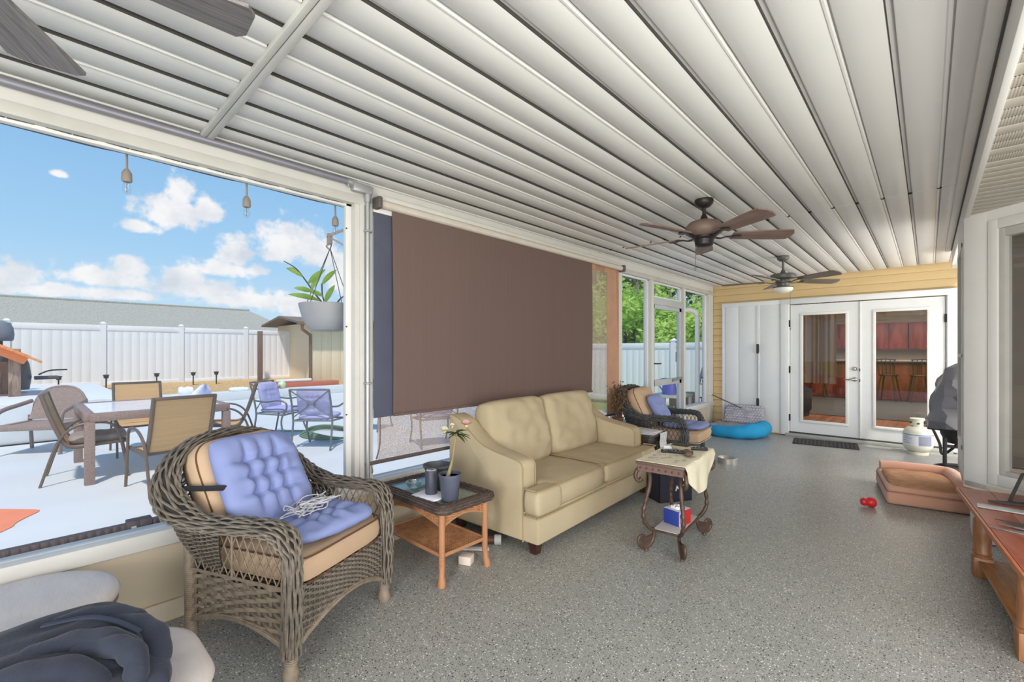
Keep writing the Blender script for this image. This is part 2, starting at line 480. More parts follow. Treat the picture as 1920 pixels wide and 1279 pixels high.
# wall_left: low panel wall below, header above, posts between the openings
wl = MB()
wl.b(-2.99, XL-.012, -3.4, 6.06, 0, .40)
wl.b(-2.99, XL-.012, 7.22, YF, 0, .40)
wl = struct(wl.build('wall_left', mat('tan_kick_panel', (203,188,164), .55, var=.04, vscale=2)))
t = MB(); t.b(-3.0, XL, -3.4, YF, ZT+.10, 2.56); t.build('header_beam', TRIM, wl)
t = MB(); t.b(-3.0, XL+.010, -3.4, YF, ZT+.045, ZT+.102, .004); t.build('header_lip', mat('header_lip', (192,188,181), .5), wl)
for y0, y1 in ((-3.4, 6.06), (7.22, YF)):
    t = MB(); t.b(-3.0, XL+.02, y0, y1, .395, ZS, .004); t.build('sill', TRIM, wl)
def post(y0, y1, grooves=True):
    m = MB(); m.b(-2.99, XL, y0, y1, 0 if y0 > 6 else ZS, 2.46)
    if grooves:
        w = y1-y0
        m.b(XL-.01, XL+.016, y0+w*.24, y0+w*.50, ZS, 2.39, .003); m.b(XL-.01, XL+.012, y1-w*.22, y1, ZS, 2.39, .003)
    return m.build('post', TRIM, wl)
post(1.535, 1.665); post(5.10, 5.19, False); post(6.02, 6.10, False); post(7.17, 7.24, False); post(8.29, YF, False); post(-2.1, -1.98)
struct(MB().b(-2.882, XL+.008, -3.4, 6.06, 0, .10, .003).build('baseboard_left', mat('tan_baseboard', (205,192,170), .5)))
# screens of the left wall: frame + insect screen
SCREEN = mesh_cloth('insect_screen', (205,210,216), .05, 900, .5, amp=0)
def window(n, y0, y1, z0, z1, fw=.035, ft=.06):
    w = sroot('window_%d' % n)
    m = MB(); X0, X1 = -2.955, -2.915
    m.b(X0, X1, y0, y1, z0, z0+fw, .003); m.b(X0, X1, y0, y1, z1-ft, z1, .003)
    m.b(X0, X1, y0, y0+fw, z0+fw, z1-fw, .003); m.b(X0, X1, y1-fw, y1, z0+fw, z1-fw, .003)
    m.build('screen_frame', WHITE, w)
    m = MB(); m.quad([(-2.935, y0+fw, z0+fw), (-2.935, y1-fw, z0+fw), (-2.935, y1-fw, z1-fw), (-2.935, y0+fw, z1-fw)])
    m.build('screen', SCREEN, w)
    return w
w1 = window(1, -1.98, 1.535, .435, 2.432, .04)
window(2, 1.665, 5.10, .44, 2.432); window(3, 5.19, 6.02, .44, 2.43, .03); window(4, 7.24, 8.29, .44, 2.43, .03)
window(6, -3.4, -2.1, .44, 2.43, .03)
# spline clips along the top of the near screen
for k in range(9):
    y = -.15+k*.205
    m = MB(); m.tube([(-2.912, y-.10, 2.391), (-2.910, y-.02, 2.393), (-2.908, y, 2.399), (-2.910, y+.02, 2.393), (-2.912, y+.10, 2.391)], .007, 6)
    m.build('screen_clip', mat('grey_clip', (86,86,88), .5), w1)
# screw heads
m = MB()
for y, z in ((-.02, 2.416), (.57, 2.416), (1.46, 2.416), (1.497, 2.22), (1.497, 1.55), (1.497, .95)): m.ball((-2.908 if y < 1.48 else -2.913, y, z-.012 if y < 1.48 else z), .006, 8)
m.build('screw_head', mat('screw', (90,90,92), .4, metal=.7), w1)

# door_3: screen door in the left wall, transom above
d3 = sroot('door_3')
m = MB(); y0, y1 = 6.12, 7.15
DG = mat('grey_door_metal', (176,179,180), .45)
for a, b_ in ((y0, y0+.07), (y1-.08, y1)): m.b(-2.95, -2.90, a, b_, .02, 2.06, .004)
m.b(-2.95, -2.90, y0, y1, 2.0, 2.06, .004); m.b(-2.95, -2.90, y0, y1, .02, .14, .004); m.b(-2.95, -2.90, y0, y1, .87, .96, .004)
m.build('door_frame', DG, d3)
m = MB(); m.b(-2.96, -2.89, 6.10, 7.17, 2.06, 2.16, .004); m.build('door_head', DG, d3)
m = MB(); m.quad([(-2.93, y0, .14), (-2.93, y1, .14), (-2.93, y1, 2.0), (-2.93, y0, 2.0)]); m.build('screen', SCREEN, d3)
m = MB(); m.tube([(-2.90, 6.155, 1.20), (-2.84, 6.155, 1.20), (-2.83, 6.24, 1.20)], .011, 8); m.build('door_handle', mat('dark_handle', (64,66,68), .4, metal=.5), d3)
m = MB(); m.tube([(-2.89, 6.78, .93), (-2.89, 7.06, .95)], .022, 8); m.tube([(-2.89, 6.98, .95), (-2.89, 7.14, .96)], .010, 8); m.build('door_closer', mat('closer_grey', (150,152,152), .35, metal=.5), d3)
window(5, 6.10, 7.17, 2.16, 2.43, .025)

# ------------------------------------------------ wall_far: siding courses, white boarding, French doors
SID = mat('yellow_vinyl_siding', (212,184,136), .55, var=.04, vscale=1.2, stretch=(1,1,8))
wf = MB(); wf.b(XL-.05, -1.70, YF+.03, YF+.13, 0, 2.7); wf.b(-1.70, .24, YF+.03, YF+.13, 2.16, 2.7); wf.b(.24, 2.6, YF+.03, YF+.13, 0, 2.7)
wf = struct(wf.build('wall_far', SID))
c = .117
def plank(x0, x1, z):
    m = MB()
    n = max(2, 2)
    P = [(0, 0), (-.022, .006), (-.024, .014), (-.004, c-.002), (0, c)]
    m.prism(P, x1-x0, Matrix(((0,0,1,x0), (1,0,0,YF+.03), (0,1,0,z), (0,0,0,1))))
    return m.build('siding_plank', SID, wf)
for k in range(22):
    z = .03+k*c
    if z > 2.2: plank(XL, 1.2, z)
    else: plank(XL, -2.70, z)
    if z < 2.2: plank(.30, 1.2, z)
DOORW = mat('white_door_paint', (222,223,222), .42, var=.015)
bd = MB(); bd.b(-2.71, -1.72, YF-.01, YF+.03, .02, 2.20); struct(bd.build('trim_1', DOORW))
for x0, x1 in ((-2.71, -2.665), (-2.655, -2.435), (-2.425, -2.155), (-2.10, -1.80)):
    m = MB(); m.b(x0, x1, YF-.024, YF-.005, .04, 2.16, .004); m.build('board_panel', DOORW, bpy.data.objects['trim_1'])
m = MB(); m.b(-2.155, -2.10, YF-.034, YF-.005, .03, 2.16, .004); m.b(-2.712, -1.72, YF-.036, YF-.005, 2.155, 2.225, .004); m.build('batten', DOORW, bpy.data.objects['trim_1'])
t2 = MB(); t2.b(-1.79, -1.672, YF-.045, YF+.03, .02, 2.225, .006); t2.b(.19, .30, YF-.045, YF+.03, .02, 2.225, .006); t2.b(-1.79, .30, YF-.047, YF+.03, 2.142, 2.228, .006)
t2.b(-1.70, -1.66, YF-.02, YF+.06, .06, 2.14, .003); t2.b(.176, .2, YF-.02, YF+.06, .06, 2.14, .003)
struct(t2.build('trim_2', DOORW))
t3 = struct(MB().b(-1.72, .25, YF-.055, YF+.1, 0, .052, .006).build('trim_3', mat('concrete_step', (172,171,166), .6)))
MB().b(-1.70, .23, YF-.03, YF+.1, .05, .074, .003).build('sill_strip', mat('door_threshold', (70,68,66), .5), t3)
GL = glass('door_glass', (.93, .94, .93), 1.5, 1.55)
def french(n, x0, hinge_left):
    d = sroot('door_%d' % n); x1 = x0+.915; z0, z1 = .075, 2.128
    gx0, gx1, gz0, gz1 = x0+.178, x1-.183, .275, 1.955
    m = MB(); Y0, Y1 = YF-.012, YF+.035
    m.b(x0+.003, gx0, Y0, Y1, z0, z1); m.b(gx1, x1-.003, Y0, Y1, z0, z1)
    m.b(gx0, gx1, Y0, Y1, z0, gz0); m.b(gx0, gx1, Y0, Y1, gz1, z1)
    m.build('door_leaf', DOORW, d)
    m = MB(); w = .038
    for a, b_, cc, e in ((gx0-w, gx1+w, gz0-w, gz0), (gx0-w, gx1+w, gz1, gz1+w), (gx0-w, gx0, gz0, gz1), (gx1, gx1+w, gz0, gz1)):
        m.b(a, b_, Y0-.014, Y0+.002, cc, e, .006)
    m.build('glass_bead', WHITE, d)
    m = MB(); m.quad([(gx0, YF+.005, gz0), (gx1, YF+.005, gz0), (gx1, YF+.005, gz1), (gx0, YF+.005, gz1)]); m.build('pane', GL, d)
    hx = x0-.004 if hinge_left else x1+.004
    for z in (.30, 1.08, 1.83):
        m = MB(); m.tube([(hx, Y0-.012, z-.055), (hx, Y0-.012, z+.055)], .012, 8); m.b(hx-.012, hx+.012, Y0-.006, Y0+.004, z-.05, z+.05); m.build('hinge', mat('black_hinge', (40,40,42), .4, metal=.5), d)
    return d
dl = french(1, -1.657, True); french(2, -.742, False)
hy = YF-.014
Ry = Euler((PI/2, 0, 0)).to_matrix().to_4x4()
m = MB(); m.lathe([(.031, 0), (.031, .008), (.024, .016), (.018, .026), (.0, .027)], (-.812, hy, 1.115), 16, Ry); m.build('deadbolt', CHROME, dl)
m = MB(); m.lathe([(.033, 0), (.033, .008), (.024, .02), (.012, .024), (.011, .055)], (-.812, hy, .955), 16, Ry)
m.tube(spline([(-.812, hy-.05, .955), (-.84, hy-.053, .958), (-.89, hy-.05, .948), (-.94, hy-.044, .952)], 4), .009, 8); m.build('door_lever', CHROME, dl)
m = MB(); m.b(-.752, -.736, YF-.03, YF, .075, 2.128, .004); m.build('astragal', DOORW, dl)
m = MB()
for z in (1.10, .94): m.b(-.756, -.744, YF-.034, YF-.028, z-.02, z+.02)
m.build('strike_plate', mat('black_hinge', (40,40,42)), dl)
# pull cord of the far fan is part of the fan; vertical latch rod on the white boarding
rod = thing('latch_rod', 'slim black-gripped vertical rod on the white boarding left of the doors', 'rod', (-2.125, YF-.04, 0))
m = MB(); m.tube([(0, -.012, .42), (0, -.012, 1.42)], .006, 8); m.build('shaft', mat('grey_rod', (120,122,124), .4, metal=.4), rod)
for z in (.42, 1.34):
    m = MB(); m.tube([(0, -.014, z), (0, -.014, z+.16)], .019, 10); m.b(-.02, .02, -.012, .005, z+.02, z+.14); m.build('grip', BLACK, rod)

# ------------------------------------------------ house side: fascia, soffit, cantilevered bay window
sof = MB(); sof.b(.215, 2.6, -3.4, 7.40, 2.415, 2.44)
sof = struct(sof.build('trim_4', mat('soffit_back', (186,178,166), .6)))
def soffit_mat():
    m = bpy.data.materials.new('perforated_soffit'); m.use_nodes = True; nt = m.node_tree; N, L = nt.nodes.new, nt.links.new
    b = nt.nodes['Principled BSDF']; b.inputs['Roughness'].default_value = .5
    tc = N('ShaderNodeTexCoord'); mp = N('ShaderNodeMapping'); mp.inputs['Scale'].default_value = (100, 100, 100); L(tc.outputs['Object'], mp.inputs[0])
    v = N('ShaderNodeTexVoronoi'); v.inputs['Randomness'].default_value = 0; v.inputs['Scale'].default_value = 1; v.voronoi_dimensions = '2D'; L(mp.outputs[0], v.inputs['Vector'])
    lt = N('ShaderNodeMath'); lt.operation = 'LESS_THAN'; lt.inputs[1].default_value = .24; L(v.outputs['Distance'], lt.inputs[0])
    mx = N('ShaderNodeMix'); mx.data_type = 'RGBA'; mx.inputs['A'].default_value = lin((196,188,175)); mx.inputs['B'].default_value = lin((78,74,70))
    L(lt.outputs[0], mx.inputs['Factor']); L(mx.outputs['Result'], b.inputs['Base Color']); return m
sm = soffit_mat(); sm2 = mat('plain_soffit', (198,190,177), .5)
for k in range(70):
    y = .2+k*.105
    m = MB(); m.b(0, 1.6, 0, .096, -.012, 0, .003)
    o = m.build('soffit_panel', sm if (k % 3 and y < 3.5) else sm2, sof); o.location = (.22, y, 2.417)
fa = MB(); fa.b(.205, .232, -3.4, 7.40, 2.395, 2.60, .003); fa.b(.150, .205, -3.4, 7.40, 2.556, 2.598, .003)
fa.tube([(.232, 7.40, 2.50), (.232, 7.43, 2.49), (.225, 7.44, 2.44)], .02, 6)
struct(fa.build('trim_5', WHITE))
m = MB(); m.b(.196, .2045, -3.4, 7.3, 2.547, 2.554); m.build('fascia_gap', mat('fascia_gap_grey', (96,92,88), .8), bpy.data.objects['trim_5'])
m = MB(); m.b(.205, .75, 7.40, 7.43, 2.36, 2.60, .004); m.build('fascia_return', TRIM, bpy.data.objects['trim_5'])
# bay: corner at (.20,4.88); side along +Y, angled front towards (+.77,-.636); underside at .36
CX, CY = .20, 4.88; tx, ty = .771, -.637
bay = MB()
def wallq(m, p, q, z0, z1, t=.09):
    p, q = Vector(p), Vector(q); d = (q-p).normalized(); n = Vector((d.y, -d.x))   # inward
    return m
ang = math.atan2(ty, tx)
B = Matrix.Translation((CX, CY, 0)) @ Matrix.Rotation(ang, 4, 'Z')     # local x along angled face, local -y... outward is -y
def bl(m, x0, x1, y0, y1, z0, z1, bev=0):
    t = bmesh.new(); bmesh.ops.create_cube(t, size=1); bmesh.ops.scale(t, vec=(x1-x0, y1-y0, z1-z0), verts=t.verts)
    if bev: bmesh.ops.bevel(t, geom=t.edges[:], offset=bev, segments=2, profile=.5, affect='EDGES')
    m._add(t, B @ Matrix.Translation(((x0+x1)/2, (y0+y1)/2, (z0+z1)/2)))
m = bay
bl(m, 0, .155, 0, .10, .36, 2.415, .004)             # corner post
bl(m, .155, 1.15, 0, .10, .36, .50); bl(m, .155, 1.15, 0, .10, 2.26, 2.415)
bl(m, 1.08, 1.15, 0, .10, .5, 2.26)
m.b(CX, CX+.08, CY+.02, CY+.16, .36, 2.415, .003); m.b(CX, CX+.08, CY+.16, 5.78, .36, .60); m.b(CX, CX+.08, CY+.16, 5.78, 2.24, 2.415); m.b(CX, CX+.08, 5.68, 5.78, .6, 2.24)
m.b(CX+.02, 1.5, 5.70, 5.78, .36, 2.415)
bay = struct(bay.build('wall_right', WHITE))
m = MB(); pl = [(CX, CY), (CX+tx*1.15, CY+ty*1.15), (1.6, CY+ty*1.15), (1.6, 5.78), (CX, 5.78)]
m.prism(pl, .05, Matrix.Translation((0,0,.35))); m.build('bay_underside', mat('bay_base', (222,206,186), .6), bay)
w = sroot('window_7'); m = MB()
bl(m, .165, .225, -.014, .03, .42, 2.33, .004); bl(m, .225, 1.06, -.014, .03, 2.26, 2.33, .004); bl(m, .225, 1.06, -.014, .03, .42, .50, .004); bl(m, 1.06, 1.12, -.014, .03, .42, 2.33, .004)
m.build('casing', WHITE, w)
m = MB(); bl(m, .228, .262, .0, .06, .50, 2.26, .003); bl(m, .262, 1.06, .0, .06, 2.20, 2.26, .003); bl(m, .262, 1.06, 0, .06, .5, .53, .003); m.build('sash', mat('grey_sash', (190,186,180), .5), w)
GB = glass('bay_glass', (.86, .87, .87), 1.5, 1.55)
m = MB(); m.quad([B @ Vector(p) for p in ((.26, .035, .53), (1.06, .035, .53), (1.06, .035, 2.2), (.26, .035, 2.2))]); m.build('pane', GB, w)
w = sroot('window_8'); m = MB()
for z0, z1 in ((.60, .64), (2.20, 2.24), (1.33, 1.36)): m.b(CX-.006, CX+.05, CY+.16, 5.68, z0, z1, .003)
m.b(CX-.006, CX+.05, CY+.16, CY+.20, .6, 2.24, .003); m.b(CX-.006, CX+.05, 5.64, 5.68, .6, 2.24, .003); m.build('casing', WHITE, w)
m = MB(); m.quad([(CX+.03, CY+.2, .64), (CX+.03, 5.64, .64), (CX+.03, 5.64, 2.2), (CX+.03, CY+.2, 2.2)]); m.build('pane', GB, w)
m = MB(); m.b(CX+.055, CX+.06, CY+.2, 5.64, .64, 2.2); m.build('blind', mat('grey_blind', (120,118,116), .6), w)
# inside of the bay nook: floor, back wall and an inner glazed door seen through the pane
nk = MB(); nk.b(.9, 2.6, 4.25, 5.70, .40, .42); struct(nk.build('trim_6', mat('nook_floor', (150,150,146), .4)))
nk = MB(); nk.b(.30, 2.6, 5.62, 5.69, .42, 2.41); nk.b(2.52, 2.6, 3.0, 5.69, .42, 2.41); struct(nk.build('trim_7', mat('nook_wall', (120,112,104), .6)))
# house wall beyond the frame on the right, behind the camera's right shoulder
hw = MB(); hw.b(1.45, 1.6, -3.4, 4.2, 0, .40); struct(hw.build('wall_house', TRIM))

# ------------------------------------------------ room beyond the French doors
WF = wood('oak_floorboards', (150,88,52), (196,128,82), (6, .8, 1), .3, 2)
kf = MB(); kf.b(-2.9, 3, YF+.13, 16.9, .05, .078); kf = struct(kf.build('floor_inner', mat('floor_gap', (70,44,30), .6)))
for k in range(24):
    x = -2.88+k*.19
    m = MB(); m.b(x, x+.186, YF+.13, 12.2, .07, .082, .001); m.build('floor_board', WF, kf)
KW = mat('kitchen_wall', (206,190,164), .7)
kw = MB(); kw.b(-3.0, -2.9, YF+.13, 17, 0, 2.75); kw.b(3, 3.1, YF+.13, 17, 0, 2.75); kw.b(-3.0, 3, 16.9, 17, 0, 2.75); struct(kw.build('wall_inner', KW))
struct(MB().b(-3.0, 3, YF+.14, 17, 2.70, 2.78).build('ceiling_inner', KW))
rug = MB(); rug.b(-2.7, 2, 11.0, 15.2, .083, .095, .004); tag(rug.build('area_rug', mat('grey_rug', (96,94,92), .9, bump=.4, bscale=200)), 'dark grey rug on the kitchen floor behind the French doors', 'rug')
CAB = wood('cherry_cabinet', (122,52,36), (168,82,58), (3, 3, .6), .4, 2)
bar_ = thing('kitchen_bar', 'reddish wooden kitchen bar with pale counter seen through the doors', 'kitchen bar', (-1.2, 15.9, .08))
m = MB(); m.b(-1.6, 3.2, 0, .6, 0, 1.02); m.build('body', CAB, bar_)
m = MB(); m.b(-1.65, 3.3, -.22, .64, 1.02, 1.06, .008); m.build('counter', mat('pale_counter', (190,176,160), .3), bar_)
for k in range(9):
    m = MB(); m.b(-1.55+k*.52, -1.55+k*.52+.49, -.018, 0, .06, .98, .006); m.build('panel', CAB, bar_)
for k in range(6):
    x = -2.85+k*.82
    cb = thing('wall_cabinet', 'reddish kitchen wall cabinet, ' + ['leftmost of the six seen through the doors', 'second from the left of the six', 'third from the left of the six', 'third from the right of the six', 'second from the right of the six', 'rightmost of the six'][k], 'cabinet', (x, 16.52, 1.42), 0, 'kitchen wall cabinets')
    m = MB(); m.b(0, .80, 0, .36, 0, .75, .004); m.build('body', CAB, cb)
    for j in (0, 1):
        m = MB(); m.b(.02+j*.385, .395+j*.385, -.02, 0, .02, .73, .008); dd = m.build('door', CAB, cb)
        m = MB(); m.ball((.36+j*.08, -.03, .08), .014, 8); m.build('knob', CHROME, dd)
for k, (x, y, r) in enumerate(((-1.35, 15.2, .3), (-.75, 15.15, -.2), (-.15, 15.25, .2), (-2.3, 15.2, 0))):
    st = thing('bar_stool', ['dark spindle-backed stool at the kitchen bar, third from the right', 'dark spindle-backed stool at the kitchen bar, second from the right', 'dark spindle-backed stool at the kitchen bar, rightmost one', 'dark spindle-backed stool at the kitchen bar, leftmost one'][k], 'stool', (x, y, .08), r, 'stools at the kitchen bar')
    W2 = wood('dark_stool_wood', (62,36,26), (92,56,40))
    m = MB(); m.lathe([(0, .66), (.19, .66), (.2, .68), (.19, .70), (0, .70)]); m.build('seat', W2, st)
    for sx in (-1, 1):
        for sy in (-1, 1):
            m = MB(); m.tube([(sx*.21, sy*.21, 0), (sx*.12, sy*.12, .67)], .02, 8); m.build('leg', W2, st)
    m = MB()
    for j in range(5): m.tube([(-.15+j*.075, -.15, .69), (-.18+j*.09, -.22, 1.08)], .009, 6)
    m.tube([(-.21, -.21, 1.08), (0, -.25, 1.10), (.21, -.21, 1.08)], .022, 8); m.build('backrest', W2, st)
cu = MB(); cu.sheet(lambda u, v: Vector((-2.15+u*.85, 10.6+.05*math.sin(u*40), .75+v*1.75)), 120, 4, .006)
cu = cu.build('striped_curtain', mat('striped_cloth', (232,222,204), .8, rgb2=(120,82,60), vscale=1.2, stretch=(9,.01,.01))); tag(cu, 'cream curtain with brown stripes behind the left French door', 'curtain')
m = MB(); m.tube([(-2.35, 10.6, 2.53), (-1.15, 10.6, 2.53)], .012, 8); tag(m.build('curtain_rod', BLACK), 'dark rod carrying the striped curtain behind the left door', 'rod')
ar = thing('reflection_armchair', 'dark armchair shape standing in for a reflection in the left French door', 'armchair', (-2.15, 9.85, .08), -.5)  # chair shape added in place of a dark reflection in the door glass
DU = mat('dark_upholstery', (66,64,68), .8)
m = MB(); m.box((0, 0, .22), (.80, .78, .30), .05); m.build('base', DU, ar)
m = MB(); m.cushion(.56, .6, .16, RT((0, .06, .44))); m.build('seat', DU, ar)
m = MB(); m.box((0, -.34, .58), (.76, .18, .72), .08, (-.12, 0, 0)); m.build('backrest', DU, ar)
for s in (-1, 1):
    m = MB(); m.box((s*.36, .02, .40), (.16, .76, .46), .06); m.build('arm', DU, ar)
# ================================================================ OUTDOORS
DZ = -.05
DECKW = mat('white_painted_deck', (212,215,216), .55, var=.05, vscale=1.4, stretch=(1,.35,1))
struct(MB().b(-15.2, -3.0, -12, 9.5, DZ-.1, DZ).build('floor_deck', DECKW))
g = MB(); g.b(-70, 40, -60, 70, -.6, DZ-.11); struct(g.build('floor_lawn', mat('lawn_ground', (120,150,62), .9, var=.25, vscale=3)))
# berm of mulch rising to the fence, white curb in front
g = MB()
g.grid(lambda u, v: Vector((-15.2-u*10.8, -12+v*24, .16+.22*min(1, u*3.6)+(.015*noise.noise(Vector((u*60, v*90, 0)))))), 30, 60)
o = struct(g.build('floor_mulch', mat('straw_mulch', (176,140,92), .95, rgb2=(206,178,128), vscale=14, bump=.6, bscale=40)))
cb = MB(); cb.b(-15.2, -14.8, 1.3, 9.5, DZ, .20, .01); struct(cb.build('trim_8', DECKW))
pf = MB(); pf.b(-15.2, -10.2, -6, 1.25, DZ, .58, .02); struct(pf.build('floor_platform', mat('platform_white', (228,230,232), .5, var=.03)))
m = MB(); m.b(-10.19, -10.17, -6, 1.2, DZ, DZ+.018); struct(m.build('trim_9', DARKGAP))

# white vinyl fence along X=-18
FW = mat('white_vinyl', (240,238,238), .4, var=.015)
def fence(p0, p1, step, zb, zt, label, ncap=True, slats=9):
    f = thing('privacy_fence', label, 'fence', (p0[0], p0[1], 0), math.atan2(p1[1]-p0[1], p1[0]-p0[0]))
    L = math.hypot(p1[0]-p0[0], p1[1]-p0[1]); n = int(L/step)
    po = bo = ra = None
    for i in range(n+1):
        x = i*step
        if po is None:
            m = MB(); m.b(-.063, .063, -.063, .063, 0, zt-zb+.02); m.lathe([(.098, zt-zb+.02), (.10, zt-zb+.045), (.03, zt-zb+.09), (0, zt-zb+.095)], (0,0,0), 4, Matrix.Rotation(PI/4, 4, 'Z')); po = m.build('post', FW, f); po.location = (x, 0, zb)
        else: share(po, f, (x, 0, zb))
    sw = (step-.126)/slats
    for i in range(n):
        x = i*step+.063
        for z, h in ((zb+.04, .14), (zt-.17, .15)):
            if ra is None or h > .145 and ra[1] is None:
                m = MB(); m.b(0, step-.126, -.028, .028, 0, h, .004); r = m.build('rail', FW, f); r.location = (x, 0, z)
                ra = (r, None) if ra is None else (ra[0], r)
            else: share(ra[0] if h < .145 else ra[1], f, (x, 0, z))
        for k in range(slats):
            if bo is None:
                m = MB(); m.prism([(0,-.011), (.004,-.014), (sw-.004,-.014), (sw,-.011), (sw,.011), (sw-.004,.014), (.004,.014), (0,.011)], zt-zb-.30); bo = m.build('slat', FW, f); bo.location = (x+k*sw, 0, zb+.16)
            else: share(bo, f, (x+k*sw, 0, zb+.16))
    return f
fence((-18, -7.9), (-18, 11.5), 1.905, .28, 2.16, 'long white vinyl privacy fence below the neighbouring grey roof')
fence((-14.1, 11.7), (-3.1, 11.7), 1.83, -.1, 1.62, 'white vinyl fence below the bright green trees')

# solar stake lights
sl0 = None
for k, (y, h) in enumerate(((.66, .36), (1.61, .34), (2.75, .32), (3.67, .31), (4.30, .30))):
    t = thing('solar_light', ['black solar stake light nearest the wooden playhouse', 'second black solar stake light from the playhouse end of the fence', 'black solar stake light behind the tan chair at the middle of the fence', 'fourth black solar stake light from the playhouse end of the fence', 'black solar stake light nearest the shed, end of the fence row'][k], 'garden light', (-17.1, y, .36), 0, 'solar lights along the fence')
    if sl0 is None:
        m = MB(); m.tube([(0,0,-.05), (0,0,.26)], .017, 8); p = m.build('stake', BLACK, t)
        m = MB(); m.lathe([(.03, .24), (.055, .26), (.06, .32), (.075, .325), (.075, .345), (.0, .36)], n=14); q = m.build('lamp_head', mat('solar_head', (70,72,74), .4, metal=.4), t); sl0 = (p, q)
    else:
        share(sl0[0], t, (0,0,0)); share(sl0[1], t, (0,0,0))

# neighbour's house
nh = thing('neighbour_house', 'low beige house with long grey shingle roof behind the white fence', 'house', (-26, 0, 0))
SH = mat('grey_shingles', (154,150,138), .9, rgb2=(184,180,166), vscale=9, bump=.5, bscale=14, stretch=(1,3,1))
BE = mat('beige_stucco', (218,204,184), .8)
m = MB(); m.b(-8, -.4, -22, 9.8, 0, 2.42); m.b(-.4, .1, 6.6, 9.8, 0, 2.2); m.build('wall', BE, nh)
rf = MB()
def slab(m, P, t=.06):
    A = [m.bm.verts.new(p) for p in P]; Bq = [m.bm.verts.new((p[0], p[1], p[2]-t)) for p in P]; n = len(P)
    m.bm.faces.new(A); m.bm.faces.new(Bq[::-1])
    for i in range(n): m.bm.faces.new((A[i], Bq[i], Bq[(i+1) % n], A[(i+1) % n]))
slab(rf, [(0, -22, 2.50), (0, 6.6, 2.50), (-4.2, 9.3, 3.80), (-4.2, -22, 3.80)])
slab(rf, [(0, 6.6, 2.50), (.55, 6.6, 2.33), (.55, 10.4, 2.33), (-4.2, 9.3, 3.80)])
slab(rf, [(-4.2, -22, 3.80), (-4.2, 9.3, 3.80), (-8.4, 10.4, 2.5), (-8.4, -22, 2.5)])
slab(rf, [(.55, 10.4, 2.33), (-8.4, 10.4, 2.33), (-4.2, 9.3, 3.80)], .05)
rf.build('roof', SH, nh)
m = MB(); m.tube([(-4.2, -22, 3.82), (-4.2, 9.3, 3.82)], .07, 6); m.build('ridge_cap', SH, nh)
GUT = mat('cream_gutter', (238,230,214), .5)
m = MB(); m.b(.0, .13, -22, 6.62, 2.36, 2.49, .02); m.build('gutter', GUT, nh)
m = MB(); m.b(.55, .68, 6.5, 10.4, 2.20, 2.33, .02); m.build('gutter', GUT, nh)
m = MB(); m.b(-.4, .56, 6.58, 10.3, 2.14, 2.2); m.build('eave_soffit', mat('dark_eave', (120,104,88), .7), nh)

# shed
sh = thing('garden_shed', 'beige garden shed with brown gutter behind the hanging planter', 'shed', (-16.1, 6.93, .15))
SHM = mat('shed_beige', (232,214,180), .7, var=.03, vscale=2, stretch=(1,6,.3))
m = MB(); m.b(-3, 0, 0, 6, 0, 2.22); m.build('wall', SHM, sh)
for k in range(12):
    m = MB(); m.b(0, .018, .04+k*.36, .38+k*.36, 0, 2.2, .004); m.build('board_panel', SHM, sh)
m = MB(); slab(m, [(.3, -.55, 2.24), (.3, 6.3, 2.24), (-1.4, 6.3, 2.52), (-1.4, -.55, 2.52)], .07); slab(m, [(-3.2, -.55, 2.24), (-3.2, 6.3, 2.24), (-1.4, 6.3, 2.52), (-1.4, -.55, 2.52)], .07); m.build('roof', mat('brown_shed_roof', (128,112,98), .8), sh)
BRN = mat('brown_downspout', (126,100,80), .5)
m = MB(); m.b(.3, .40, -.6, 6.3, 2.13, 2.25, .01); m.build('gutter', BRN, sh)
m = MB(); m.tube([(.33, -.42, 2.15), (.33, -.42, 1.98), (.1, -.05, 1.78), (.06, -.03, 1.6), (.06, -.03, .05)], .055, 8); m.build('downspout', BRN, sh)
m = MB(); m.b(-.07, .07, -.07, .07, 0, 1.86, .01); m = m.build('wooden_post', mat('brown_post', (126,100,86), .7)); m.location = (-17.3, 5.68, .22); tag(m, 'plain brown post standing in front of the white fence', 'post')
m = MB(); m.b(-.22, .22, 0, 2.2, -.2, .16, .01)
m = m.build('brick_planter', mat('terracotta_planter', (190,112,88), .8, bump=.3)); m.location = (-15.55, 5.4, .18); tag(m, 'low terracotta planter bed in front of the shed', 'planter')
m = MB(); m.tube([(0, 0, 0), (.1, 1.1, .01)], .05, 10); m = m.build('white_pipe', WHITE); m.location = (-15.5, 5.55, .40); tag(m, 'white pipe lying on the terracotta planter bed', 'pipe')
bl_ = MB(); bl_.ball((0,0,0), .12, 16); bl_ = bl_.build('play_ball', mat('green_ball', (150,196,112), .4, rgb2=(232,238,214), vscale=9)); bl_.location = (-14.98, 5.55, .32); tag(bl_, 'green and white ball on the curb near the shed', 'ball')
rt = MB(); rt.ball((0,0,0), .07, 10, (1.4, 1.6, .7)); rt.ball((.05,.12,.0), .05, 8, (1,1.5,.6)); rt = rt.build('red_toy', mat('red_toy', (206,46,42), .5)); rt.location = (-14.95, 5.28, .248); tag(rt, 'small red toy next to the green and white ball', 'toy')
